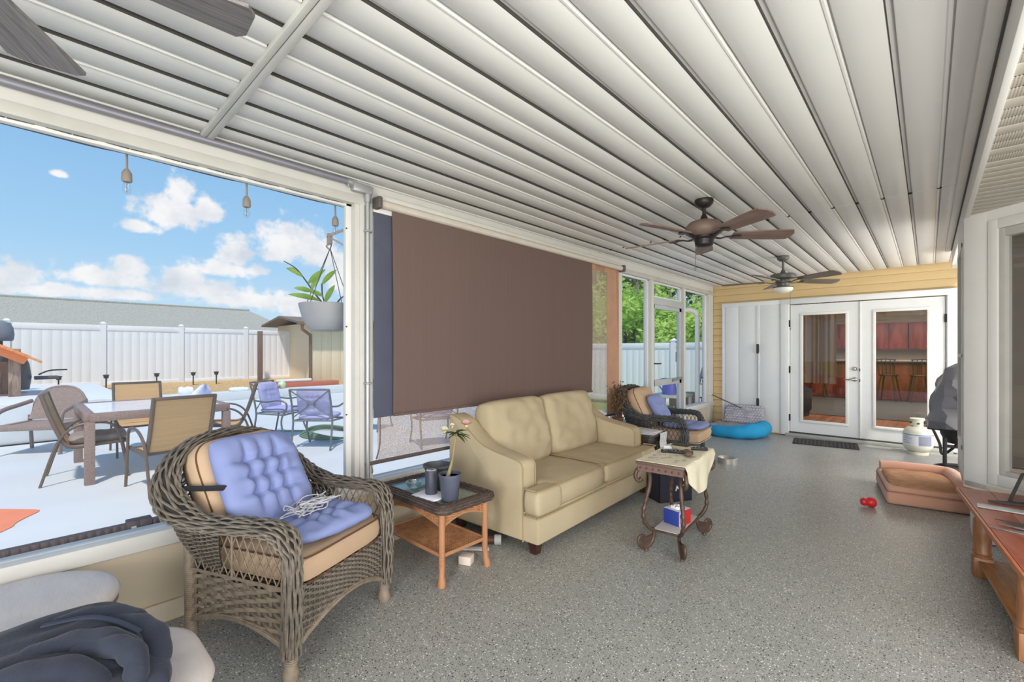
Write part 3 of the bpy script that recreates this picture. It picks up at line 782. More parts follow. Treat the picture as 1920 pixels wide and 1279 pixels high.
# odds and ends on the curb
for k, (y, s, c, lab, nm, cat) in enumerate((
    (3.05, (.25,.34,.12), (240,244,248), 'white foam tray on the curb behind the patio table', 'foam_tray', 'tray'),
    (3.5, (.22,.3,.09), (236,176,122), 'peach coloured towel folded on the curb', 'folded_towel', 'towel'),
    (4.35, (.3,.5,.07), (232,238,236), 'white crumpled sheet on the curb right of the peach towel', 'crumpled_sheet', 'sheet'),
    (4.95, (.26,.36,.06), (226,234,226), 'pale green-white pad on the curb nearest the red toy', 'garden_pad', 'pad'))):
    m = MB(); m.cushion(s[0], s[1], s[2]*1.6, n=14, wr=.8, seed=k)
    m = m.build(nm, mat(nm, c, .8, bump=.3)); m.location = (-15.0, y, .2+s[2]*.6); tag(m, lab, cat)
# board bag on the patio table side
# ---------------------------------------------- patio table and chairs
RAT = mat('mauve_resin_wicker', (134,112,104), .6, rgb2=(158,136,126), vscale=60, bump=.6, bscale=160)
pt_ = thing('patio_table', 'brown resin wicker patio table with white glass top on the deck', 'table', (-7.33, 1.13, DZ), 0)
a, b_, h = .72, .64, .76
m = MB()
for s in (-1, 1):
    m.b(-a, a, s*b_-.045, s*b_+.045, h-.09, h, .008); m.b(s*a-.045, s*a+.045, -b_, b_, h-.09, h, .008)
m.build('frame', RAT, pt_)
for sx in (-1, 1):
    for sy in (-1, 1):
        m = MB(); m.b(sx*a-.042, sx*a+.042, sy*b_-.042, sy*b_+.042, 0, h-.09, .005); m.build('leg', RAT, pt_)
m = MB(); m.b(-a+.045, a-.045, -b_+.045, b_-.045, h-.02, h-.006); m.build('glass_top', mat('white_table_glass', (238,240,246), .15), pt_)
SL = mat('tan_sling', (222,186,138), .8, var=.06, vscale=4, trans=.3, stretch=(.5,.5,18))
BRO = mat('bronze_frame', (112,96,84), .45, metal=.3)
def sling_chair(label, loc, rz, group='sling chairs around the patio table'):
    t = thing('sling_chair', label, 'chair', loc, rz, group)
    w = .27
    for s in (-1, 1):
        m = MB(); m.tube(spline([(s*w, .26, .41), (s*w, .05, .40), (s*w, -.16, .39), (s*w, -.24, .47), (s*w, -.33, .72), (s*w, -.40, .97)], 5), 1, 8, flat=(.022, .018), up=(1,0,0)); m.build('side_rail', BRO, t)
        m = MB(); m.tube(spline([(s*(w+.03), .30, 0), (s*(w+.03), .24, .40), (s*(w+.04), .17, .60), (s*(w+.045), .02, .645), (s*(w+.04), -.16, .60), (s*(w+.03), -.28, .44), (s*(w+.03), -.40, .02), (s*(w+.03), -.405, 0)], 5), .014, 8); m.build('leg', BRO, t)
    m = MB(); m.bar((-w, -.40, .96), (w, -.40, .96), .03, .034, .006); m.bar((-w, .27, .40), (w, .27, .40), .026, .026, .006); m.bar((-w, -.2, .39), (w, -.2, .39), .022, .022); m.build('cross_bar', BRO, t)
    prof = spline([(0, .25, .40), (0, .05, .385), (0, -.15, .38), (0, -.235, .47), (0, -.325, .72), (0, -.392, .955)], 6)
    def fn(u, v):
        k = min(len(prof)-1, int(v*(len(prof)-1))); p = prof[k]
        return Vector(((u*2-1)*(w-.02), p.y, p.z-.006*math.sin(u*PI)))
    m = MB(); m.sheet(fn, 5, len(prof), .004); m.build('sling', SL, t)
    return t
sling_chair('tan sling patio chair seen side-on at the left of the patio table', (-7.08, .56, DZ), math.radians(-6))
sling_chair('tan sling patio chair seen from behind, nearest the porch', (-5.98, 1.08, DZ), math.radians(88+10))
sling_chair('tan sling patio chair on the far side of the table, facing the porch', (-8.25, 1.16, DZ), math.radians(-90))
sling_chair('tan sling patio chair at the right end of the table, turned sideways', (-7.45, 1.98, DZ), math.radians(160))
pd = MB(); pd.cushion(.5, .5, .10, n=16, lines=(-.3,.3), tuft=.3); pd = pd.build('seat_pad', mat('grey_seat_pad', (150,138,132), .9)); pd.location = (-7.08, .60, DZ+.452); pd.rotation_euler = (0,0,-.1); tag(pd, 'grey-brown pad on the side-on sling chair', 'cushion')
bd = MB(); bd.sheet(lambda u, v: Vector((.03*math.sin(u*5), (u-.5)*.42*(1-.7*v)+.10*v, v*.20+.02*math.sin(u*3))), 8, 6, .01); bd = bd.build('paper_bag', mat('white_bag', (238,238,248), .6, rgb2=(150,170,232), vscale=5)); bd.location = (-7.15, 1.60, DZ+.765); bd.rotation_euler = (0, -.25, .3); tag(bd, 'white bag with a blue print standing on the patio table', 'bag')

# rounded wicker chair by the platform
def round_wicker(label, loc, rz):
    t = thing('wicker_patio_chair', label, 'chair', loc, rz, 'rounded wicker patio chairs')
    W = mat('mauve_weave', (142,122,114), .7, rgb2=(168,148,138), vscale=70, bump=.8, bscale=120)
    m = MB()
    def fn(u, v):
        a_ = (u*2-1)
        x = a_*.34; top = .50+.40*math.sqrt(max(0, 1-abs(a_)**2.6)); z = .44+(top-.44)*v
        return Vector((x*(1-.06*(1-v)), -.26-.13*v+.05*a_*a_, z))
    m.sheet(fn, 22, 10, .02); m.build('backrest', W, t)
    m = MB(); m.tube([fn(i/30, 1) for i in range(31)], .018, 8); m.build('back_rim', W, t)
    for s in (-1, 1):
        m = MB(); m.tube(spline([(s*.33, -.31, .70), (s*.36, -.12, .66), (s*.37, .12, .62), (s*.365, .24, .57), (s*.36, .27, .45), (s*.355, .28, .2), (s*.355, .28, 0)], 5), 1, 8, flat=(.03, .022), up=(1,0,0)); m.build('arm', W, t)
        m = MB(); m.bar((s*.33, -.27, .5), (s*.33, -.31, 0), .035, .035, .006); m.build('leg', W, t)
    m = MB(); m.b(-.34, .34, .22, .29, .34, .42, .01); m.b(-.34, .34, -.29, -.22, .36, .42, .01); m.b(-.36, -.30, -.28, .28, .34, .42, .01); m.b(.30, .36, -.28, .28, .34, .42, .01); m.build('seat_frame', W, t)
    m = MB(); m.b(-.31, .31, -.24, .24, .39, .405); m.build('seat', W, t)
    return t
round_wicker('rounded brown wicker patio chair in front of the white platform', (-9.28, .21, DZ), math.radians(-122.7))
round_wicker('rounded brown wicker chair at the shed end of the deck', (-10.6, 6.0, DZ), math.radians(-70))

# blue cushioned metal chairs
MET = mat('grey_metal_frame', (118,122,126), .45, metal=.4)
BLU = mat('lilac_blue_cloth', (172,172,210), .85, var=.08, vscale=5, bump=.2, bscale=30)
def tie_cushion(w, d, t, M, name, parent, m_=None, n=26, wr=.25, seed=1):
    m = MB(); m.cushion(w, d, t, M, n=n, p=5, q=.45, corner=.10, lines=(-.34, 0, .34), tuft=.28, creases=.14, cw=.09, wr=wr, seed=seed)
    return m.build(name, m_ or BLU, parent)
def metal_chair(label, loc, rz, padlabel, high=False):
    t = thing('metal_patio_chair', label, 'chair', loc, rz, 'grey metal patio chairs')
    w = .285
    top = .92 if high else .88
    for s in (-1, 1):
        m = MB(); m.tube(spline([(s*w, -.33, 0), (s*w, -.27, .30), (s*w, -.26, .44), (s*w, -.30, .66), (s*w, -.37, top)], 4), .014, 8); m.build('leg', MET, t)
        m = MB(); m.tube(spline([(s*(w+.01), .30, 0), (s*(w+.01), .20, .20), (s*(w+.01), .20, .36), (s*(w+.015), .28, .50), (s*(w+.02), .27, .60), (s*(w+.02), .14, .635), (s*(w+.015), -.08, .61), (s*w, -.29, .63)], 5), .014, 8); m.build('arm', MET, t)
    m = MB(); m.tube([(-w, -.37, top), (w, -.37, top)], .014, 8); m.tube([(-w, -.26, .42), (w, -.26, .42)], .012, 8); m.tube([(-w, .22, .40), (w, .22, .40)], .012, 8)
    for s in (-1, 1): m.tube([(s*w, -.26, .42), (s*w, .22, .40)], .012, 8)
    for k in range(6): m.bar((-w+.06+k*.09, -.26, .415), (-w+.06+k*.09, .22, .395), .022, .006)
    m.build('seat_frame', MET, t)
    bp = lambda x, f: (x, -.262-.108*f, .45+(top-.45)*f)
    m = MB()
    m.tube(spline([bp(-w, .98), bp(-.10, .66), bp(-.035, .5), bp(-.10, .34), bp(-w, .04)], 6), .009, 6); m.tube(spline([bp(w, .98), bp(.10, .66), bp(.035, .5), bp(.10, .34), bp(w, .04)], 6), .009, 6)
    m.tube([bp(-.06, .5), bp(.06, .5)], .014, 6); m.build('back_scroll', MET, t)
    c = thing('chair_pad', padlabel, 'cushion', loc, rz, 'lilac blue pads on the metal chairs')
    tie_cushion(.50, .50, .09, RT((0, .0, .465)), 'seat_pad', c)
    tie_cushion(.48, .46, .085, RT((0, -.225, .68), (math.radians(103), 0, 0)), 'back_pad', c, seed=4)
    return t
metal_chair('grey metal patio chair seen from behind, beside the post', (-6.74, 3.05, DZ), math.radians(42), 'lilac blue tufted pad on the chair seen from behind')
metal_chair('grey metal lounge chair turned to the right, beside the patio table', (-7.95, 2.95, DZ), math.radians(-55), 'pale lilac tufted pad on the chair turned to the right', True)
metal_chair('grey metal patio chair half hidden behind the porch post', (-7.55, 4.35, DZ), math.radians(34), 'pale lilac tufted pad on the chair half hidden by the post')
metal_chair('grey metal patio chair seen blurred through the lower sheer screen', (-5.6, 4.3, DZ), math.radians(70), 'lilac blue pad on the chair behind the sheer screen')
# garden hose in loops by the lounge chair
hm = MB()
for k in range(5):
    hm.tube([(-7.55+ .55*math.cos(a_)*(1+.08*k)+.05*k, 3.55+.42*math.sin(a_)*(1-.05*k), DZ+.015+.018*k+.01*math.sin(3*a_)) for a_ in [2*PI*i/28 for i in range(28)]], .013, 6, closed=True)
hm.tube(spline([(-8.0, 3.5, DZ+.02), (-8.9, 2.6, DZ+.015), (-9.2, 2.0, DZ+.015), (-8.9, 1.9, DZ+.015)], 6), .012, 6)
tag(hm.build('garden_hose', mat('green_hose', (112,140,112), .5)), 'green garden hose coiled on the white deck', 'hose')
# orange splat mat on the deck
m = MB()
m.prism([(.42*math.cos(t_)*(1+.16*math.sin(5*t_+1)), .36*math.sin(t_)*(1+.2*math.sin(4*t_))) for t_ in [2*PI*i/40 for i in range(40)]], .008)
m = m.build('splash_mat', mat('orange_mat', (238,138,98), .6)); m.location = (-5.75, -.30, DZ); tag(m, 'orange irregular mat lying on the white deck', 'mat')
# wooden playhouse with orange roof
ph = thing('wooden_playhouse', 'weathered wooden play stand with orange roof on the white platform', 'playhouse', (-11.85, -.55, .58))
ORW = wood('orange_wood', (222,132,72), (244,170,108), (1,6,6), .6); GRW = wood('weathered_wood', (122,98,84), (170,146,128), (6,6,1), .8)
for x in (0, -.8):
    for y in (.46, -1.0):
        m = MB(); m.b(x-.075, x+.075, y-.075, y+.075, 0, .84 if y > 0 else .84, .008); m.build('post', GRW, ph)
for s in (1, -1):
    for k in range(6):
        x0 = .28-k*.24
        m = MB(); m.bar((x0-.115, -.27, 1.22), (x0-.115, -.27+s*1.06, .60), .225, .035, .004, up=(0,0,1)); m.build('roof_board', ORW, ph)
    m = MB(); m.bar((.16, -.27, 1.15), (.16, -.27+s*.88, .64), .05, .17, .006); m.build('barge_board', mat('bright_orange_board', (240,140,78), .6), ph)
m = MB(); m.b(-.5, .18, -1.2, .20, .02, .07, .006); m.build('ledge', ORW, ph)
m = MB(); m.b(-.1, .08, -.3, -.02, .07, .24, .01); m.b(-.14, .12, -.34, .02, .24, .27, .006); m.build('box', ORW, ph)
m = MB(); m.b(-.88, -.8, -.9, .4, 0, .6); m.build('back_board', GRW, ph)
gr = thing('patio_grill', 'dark grey kettle style grill behind the playhouse post', 'grill', (-13.0, -.12, .58))
GM = mat('grill_grey', (104,100,106), .5)
m = MB(); m.lathe([(.22, .05), (.25, .30), (.22, .55), (.15, .74), (0, .80)], n=20); m.build('body', GM, gr)
m = MB(); m.b(-.2, .2, .28, .62, .24, .30, .01); m.build('side_shelf', mat('grill_shelf', (84,84,92), .5), gr)
m = MB(); m.tube(spline([(0, .34, .33), (0, .5, .41), (0, .75, .42)], 5), .014, 6); m.build('handle', BLACK, gr)
um = thing('closed_umbrella', 'closed grey patio umbrella with rounded cap above the orange roof', 'umbrella', (-13.4, -.28, .58))
m = MB(); m.tube([(0,0,0), (0,0,1.3)], .025, 8); m.build('pole', BLACK, um)
m = MB(); m.lathe([(.15, 1.00), (.17, 1.03), (.18, 1.13), (.165, 1.26), (.12, 1.36), (.03, 1.40), (0, 1.40)], n=16); m.build('cover', mat('umbrella_grey', (118,124,136), .8), um)

# ---------------------------------------------- far right: things seen through the screen door and windows
wc = thing('watering_can', 'blue-violet watering can on the cream table outside the screen door', 'watering can', (-3.62, 8.34, .56), math.radians(40))
BV = mat('blue_violet_plastic', (104,108,190), .4)
m = MB(); m.lathe([(.0, 0), (.13, 0), (.135, .02), (.115, .26), (.10, .29), (.06, .30)], n=20); m.build('body', BV, wc)
m = MB(); m.tube([(.10, 0, .06), (.20, 0, .16), (.30, 0, .29)], [.03, .02, .014], 8); m.build('spout', BV, wc)
m = MB(); m.tube(spline([(-.06, 0, .30), (-.16, 0, .28), (-.19, 0, .18), (-.12, 0, .07)], 5), .013, 8); m.build('handle', BV, wc)
ct = thing('side_stand', 'cream outdoor stand carrying the watering can', 'stand', (-3.62, 8.42, DZ))
CRE = mat('cream_stand', (240,228,206), .6)
m = MB(); m.b(-.30, .30, -.32, .32, .56, .61, .01); m.build('top', CRE, ct)
for sx in (-1, 1):
    for sy in (-1, 1):
        m = MB(); m.b(sx*.26-.025, sx*.26+.025, sy*.28-.025, sy*.28+.025, 0, .56); m.build('leg', CRE, ct)
m = MB(); m.lathe([(0, 0), (.12, 0), (.17, .24), (.18, .28), (.15, .28), (.13, .2), (0, .2)], n=18); m = m.build('orange_pot', mat('orange_pot', (226,152,88), .7)); m.location = (-3.28, 7.75, DZ); tag(m, 'orange clay pot standing outside below the watering can', 'pot')
cr = thing('brown_crate', 'brown box on short legs outside the far right window', 'box', (-3.62, 9.05, DZ), .2)
BX = mat('brown_box', (176,134,108), .7)
m = MB(); m.b(-.25, .25, -.2, .2, .32, .60, .01); m.build('body', BX, cr)
for sx in (-1, 1):
    for sy in (-1, 1):
        m = MB(); m.tube([(sx*.2, sy*.16, 0), (sx*.2, sy*.16, .33)], .018, 6); m.build('leg', BX, cr)
ld = thing('step_ladder', 'grey aluminium ladder leaning outside the far right window', 'ladder', (-3.32, 9.55, DZ))
AL = mat('dull_aluminium', (158,158,156), .4, metal=.5)
for s in (0, .36):
    m = MB(); m.bar((-s*.6, -.55+s*.1, 0), (-s*.25+.05, .12+s*.2, 1.55), .05, .025, .003); m.build('rail', AL, ld)
for k in range(5):
    f_ = .15+k*.17
    a_ = Vector((0, -.55, 0)).lerp(Vector((.05, .12, 1.55)), f_); b2 = Vector((-.216, -.514, 0)).lerp(Vector((-.04, .192, 1.55)), f_)
    m = MB(); m.bar(a_, b2, .03, .03); m.build('rung', AL, ld)
ds = MB(); ds.tube(spline([(0, -.75, 2.12), (0, -.32, 2.16), (0, -.06, 2.10), (0, 0, 1.95), (0, 0, 1.2), (0, 0, 0)], 5), .042, 10)
ds = ds.build('downspout_pipe', WHITE); ds.location = (-3.10, 8.36, DZ); tag(ds, 'white curved drain pipe outside the last left window', 'pipe')
ch = thing('wind_chime', 'grey metal wind chime hanging outside the screen door', 'wind chime', (-3.06, 7.42, 1.22))
m = MB()
m.lathe([(0, .30), (.05, .30), (.05, .32), (0, .33)], n=12); m.tube([(0,0,.32), (0,0,1.385)], .003, 5); m.build('hanger', MET, ch)
for k in range(5):
    m = MB(); x, y = .04*math.cos(k*1.257), .04*math.sin(k*1.257); m.tube([(x, y, .24-.03*k), (x, y, .02+.02*(k % 2)-.02*k)], .008, 6); m.tube([(x, y, .30), (x, y, .2)], .002, 4); m.build('chime_tube', MET, ch)
rp = MB(); rp.b(-.25, .25, -.2, .2, 0, .62, .02); rp = rp.build('red_bin', mat('red_bin', (214,106,100), .6)); rp.location = (-5.2, 9.35, DZ); tag(rp, 'faded red bin outside, behind the back of the far wicker chair', 'bin')

# trees beyond the right-hand fence
def tree(label, loc, h, r, c1, c2, n, trunk=True, seed=0, sz=.10):
    R = random.Random(seed)
    t = thing('leafy_tree', label, 'tree', loc, 0, 'trees beyond the fences')
    tr = MB(); tr.tube([(0,0,0), (.1,.05,h*.5), (-.05,.1,h*.85)], [.14, .09, .03], 8)
    blobs = []
    for k in range(14):
        a_ = R.uniform(0, 2*PI); q = R.uniform(.2, 1)**.6*r*.75; z = R.uniform(.28, .92)*h
        blobs.append((Vector((q*math.cos(a_), q*math.sin(a_), z)), r*R.uniform(.32, .52)))
        tr.tube([(0, 0, h*R.uniform(.15, .4)), blobs[-1][0]*.6+Vector((0,0,z*.3)), blobs[-1][0]], [.05, .03, .012], 5)
    tr.build('trunk', mat('bark', (108,90,72), .9), t)
    V, F = [], []
    for k in range(n):
        c_, rr = R.choice(blobs)
        d = Vector((R.gauss(0,1), R.gauss(0,1), R.gauss(0,1))).normalized()
        p = c_+d*rr*R.uniform(.55, 1.05)
        a_ = Vector((R.gauss(0,1), R.gauss(0,1), R.gauss(0,.6))).normalized(); b2 = a_.cross(d).normalized() if a_.cross(d).length > .1 else Vector((0,0,1))
        L_ = sz*R.uniform(.6, 1.3); W_ = L_*.45; i = len(V)
        V += [p-a_*L_, p+b2*W_, p+a_*L_, p-b2*W_]; F.append((i, i+1, i+2, i+3))
    me = bpy.data.meshes.new('foliage'); me.from_pydata(V, [], F); me.materials.append(mat('leaf_%d' % c1[0], c1, .6, rgb2=c2, vscale=2.5, trans=.5))
    o = bpy.data.objects.new('foliage', me); COL.objects.link(o); o.parent = t; o['kind'] = 'stuff'
tree('bright lime green bush behind the white fence, left of the screen door', (-8.1, 14.6, -.1), 3.6, 2.0, (172,206,88), (212,236,134), 9000, seed=1)
tree('lime green tree behind the white fence, seen through the screen door', (-6.3, 15.2, -.1), 3.5, 1.7, (180,212,96), (220,240,146), 8000, seed=2)
tree('low yellow-green bush behind the fence at the last window', (-4.9, 15.0, -.1), 2.6, 1.3, (192,222,88), (222,242,130), 5000, seed=3)
tree('tall olive green tree rising behind the lime bushes', (-10.5, 20.0, -.1), 7.2, 3.4, (140,160,96), (178,194,130), 9000, seed=4, sz=.14)
tree('tall grey-green tree behind the screen door glass', (-7.4, 21.0, -.1), 6.6, 3.0, (134,154,98), (168,186,126), 8000, seed=5, sz=.14)
tree('grey-green tree behind the last left window', (-4.6, 19.5, -.1), 5.6, 2.6, (146,166,108), (182,198,138), 7000, seed=6, sz=.13)
tree('olive tree glimpsed through the tan sheer screen', (-13.5, 18.5, -.1), 6.0, 3.2, (142,162,92), (180,196,124), 7000, seed=7, sz=.14)
tree('dark distant tree top over the ridge end of the grey roof', (-36.5, 16.5, 0), 3.9, 1.5, (74,96,60), (104,124,82), 2500, seed=8, sz=.16)

# ---------------------------------------------- hanging planter on a bracket outside the post
hp = thing('hanging_planter', 'grey round hanging planter with a leafy plant beside the post', 'planter', (-3.235, 1.515, 1.53))
m = MB(); m.lathe([(0, 0), (.10, 0), (.125, .012), (.165, .08), (.19, .17), (.195, .195), (.188, .197), (.175, .17), (0, .165)], n=32); m.build('bowl', mat('grey_planter', (156,156,160), .5), hp)
m = MB(); m.lathe([(0, .168), (.175, .168)], n=20); m.build('soil', mat('soil', (86,66,50), .95, bump=1, bscale=60), hp)
m = MB()
for k in range(4):
    a_ = k*PI/2+.5; m.tube([(.186*math.cos(a_), .186*math.sin(a_), .19), (.004*math.cos(a_), .004*math.sin(a_)+.02, .60)], .0028, 5)
m.tube(spline([(0, .02, .60), (.0, .03, .64), (0, .015, .66), (0, .0, .69), (0, .02, .71)], 4), .004, 6); m.build('hanger', mat('dark_wire', (70,70,74), .5), hp)
LEAF = mat('bright_leaf', (132,168,72), .5, rgb2=(176,206,104), vscale=12, trans=.45)
def leaf(p, d, L, w, parent, m_=None, name='leaf', droop=.3, up=(0,0,1)):
    p, d = Vector(p), Vector(d).normalized(); s = d.cross(Vector(up)); s.normalize(); n_ = s.cross(d)
    def fn(u, v):
        ww = w*math.sin(PI*min(1, u*.94+.03))**.8
        return p+d*(u*L)+n_*(-droop*L*u*u)+s*((v-.5)*ww)+n_*(.18*ww*abs(v-.5)*2)
    m = MB(); m.grid(fn, 8, 3); return m.build(name, m_ or LEAF, parent)
st = MB(); sp = spline([(0, 0, .165), (-.05, -.06, .26), (-.08, -.12, .36), (-.13, -.17, .45), (-.17, -.24, .50)], 5); st.tube(sp, [.007-.0002*i for i in range(len(sp))], 6)
st.tube(spline([(0,0,.165), (-.01, -.03, .25), (.02, -.05, .34)], 5), .005, 6); st.build('stem', mat('dark_stem', (62,66,54), .6), hp)
for p, d, L, w_ in (((-.03,-.04,.22), (-.35,-.93,.30), .21, .055), ((-.05,-.08,.28), (-.3,-.7,.25), .13, .05), ((-.06,-.09,.30), (.2,.25,.75), .15, .055), ((-.07,-.11,.34), (.3,.5,.7), .16, .055), ((-.09,-.14,.39), (-.2,-.75,.5), .12, .04), ((-.11,-.15,.42), (-.5,-.5,.4), .10, .035), ((0,-.02,.20), (.1,.35,.9), .16, .05), ((.02,-.05,.33), (.3,.4,.7), .15, .05), ((0,-.03,.25), (-.3,-.6,.35), .12, .045)):
    leaf(p, d, L, w_*.85, hp, droop=.22, up=(.75, -.45, .5))
for p, d, L in (((.02,.05,.17), (.2,.3,.9), .13), ((-.03,.09,.18), (.1,.6,.3), .10)): leaf(p, d, L, .05, hp, mat('dry_leaf', (206,162,112), .7, trans=.3), 'dry_leaf')
br = thing('planter_bracket', 'pale bracket arm holding the hanging planter outside the post', 'bracket', (-2.97, 1.60, 2.18))
m = MB(); m.tube([(0, 0, .08), (-.14, -.04, .07), (-.265, -.065, .06)], .010, 8); m.tube([(0, 0, -.10), (-.25, -.06, .03)], .007, 8); m.build('arm', mat('pale_bracket', (190,176,164), .5), br)
m = MB(); m.box((-.265, -.068, .028), (.03, .035, .08), .006); m.tube(spline([(-.265, -.07, -.01), (-.27, -.09, -.03), (-.265, -.07, -.05)], 4), .006, 6); m.build('pulley', mat('pulley', (170,150,138), .5), br)

# ---------------------------------------------- string lights outside along the header
sg = thing('string_lights', 'string of bare bulbs hanging outside along the top of the screens', 'string lights', (-3.03, 0, 0))
m = MB(); ys = [-1.3+.555*k for k in range(18)]
P = []
for y in ys: P += [(0, y-.14, 2.395), (0, y, 2.40)]
m.tube(spline(P, 3), .0045, 5); m.build('cord', mat('grey_cord', (80,78,80), .6), sg)
BULB = glass('bulb_glass', (.97,.97,.97), 1.0, 1.45)
sk = None
for y in ys:
    if sk is None:
        m = MB(); m.tube([(0,0,2.395), (.004,0,2.31)], .0055, 6); m.lathe([(.009, 2.32), (.021, 2.30), (.023, 2.26), (.019, 2.253), (0, 2.253)], n=12); a1 = m.build('socket', mat('socket_brown', (146,132,122), .6), sg)
        m = MB(); m.lathe([(.010, 2.253), (.016, 2.237), (.020, 2.218), (.016, 2.199), (.006, 2.189), (0, 2.188)], n=12); a2 = m.build('bulb', BULB, a1)
        m = MB(); m.tube([(0,0,2.252), (0,0,2.20)], .0022, 5); a3 = m.build('filament', mat('filament', (120,116,112), .5), a1)
        a1.location = (0, y, 0); sk = (a1, a2, a3)
    else:
        o = share(sk[0], sg, (0, y, 0)); share(sk[1], o); share(sk[2], o)
# brown edging rail just outside the sill
er = thing('edging_rail', 'dark brown corrugated rail outside along the sill', 'rail', (-3.08, 0, 0))
BE_ = mat('brown_edging', (104,88,86), .6)
m = MB(); m.b(-.02, .02, -3, 1.4, .36, .481)
for k in range(140): m.tube([(.022, -2.98+k*.0315, .36), (.022, -2.98+k*.0315, .483)], .011, 5)
m.build('rail', BE_, er, kind='stuff')
for y in (-.23, .395, .445):
    m = MB(); m.b(-.03, .034, y-.028, y+.028, .30, .497, .006); m.build('clip', mat('edging_clip', (84,72,72), .6), er)
m = MB(); m.b(.036, .040, .385, .405, .40, .47); m.build('tag', WHITE, er)
m = MB(); m.b(-.02, .02, -3, 1.4, 0, .36); m.build('base_board', BE_, er)
# ================================================================ FURNITURE ON THE PORCH
def frames(P, up=Vector((0,0,1))):
    out = []
    for i in range(len(P)):
        d = (P[min(i+1, len(P)-1)]-P[max(i-1, 0)]).normalized()
        out.append(d)
    return out
TANC = mat('tan_cushion_cloth', (192,163,134), .85, var=.05, vscale=3, bump=.15, bscale=300)
PIPE = mat('brown_piping', (96,66,46), .8)
BLUE = mat('periwinkle_cloth', (134,145,192), .85, var=.07, vscale=5, bump=.12, bscale=250)

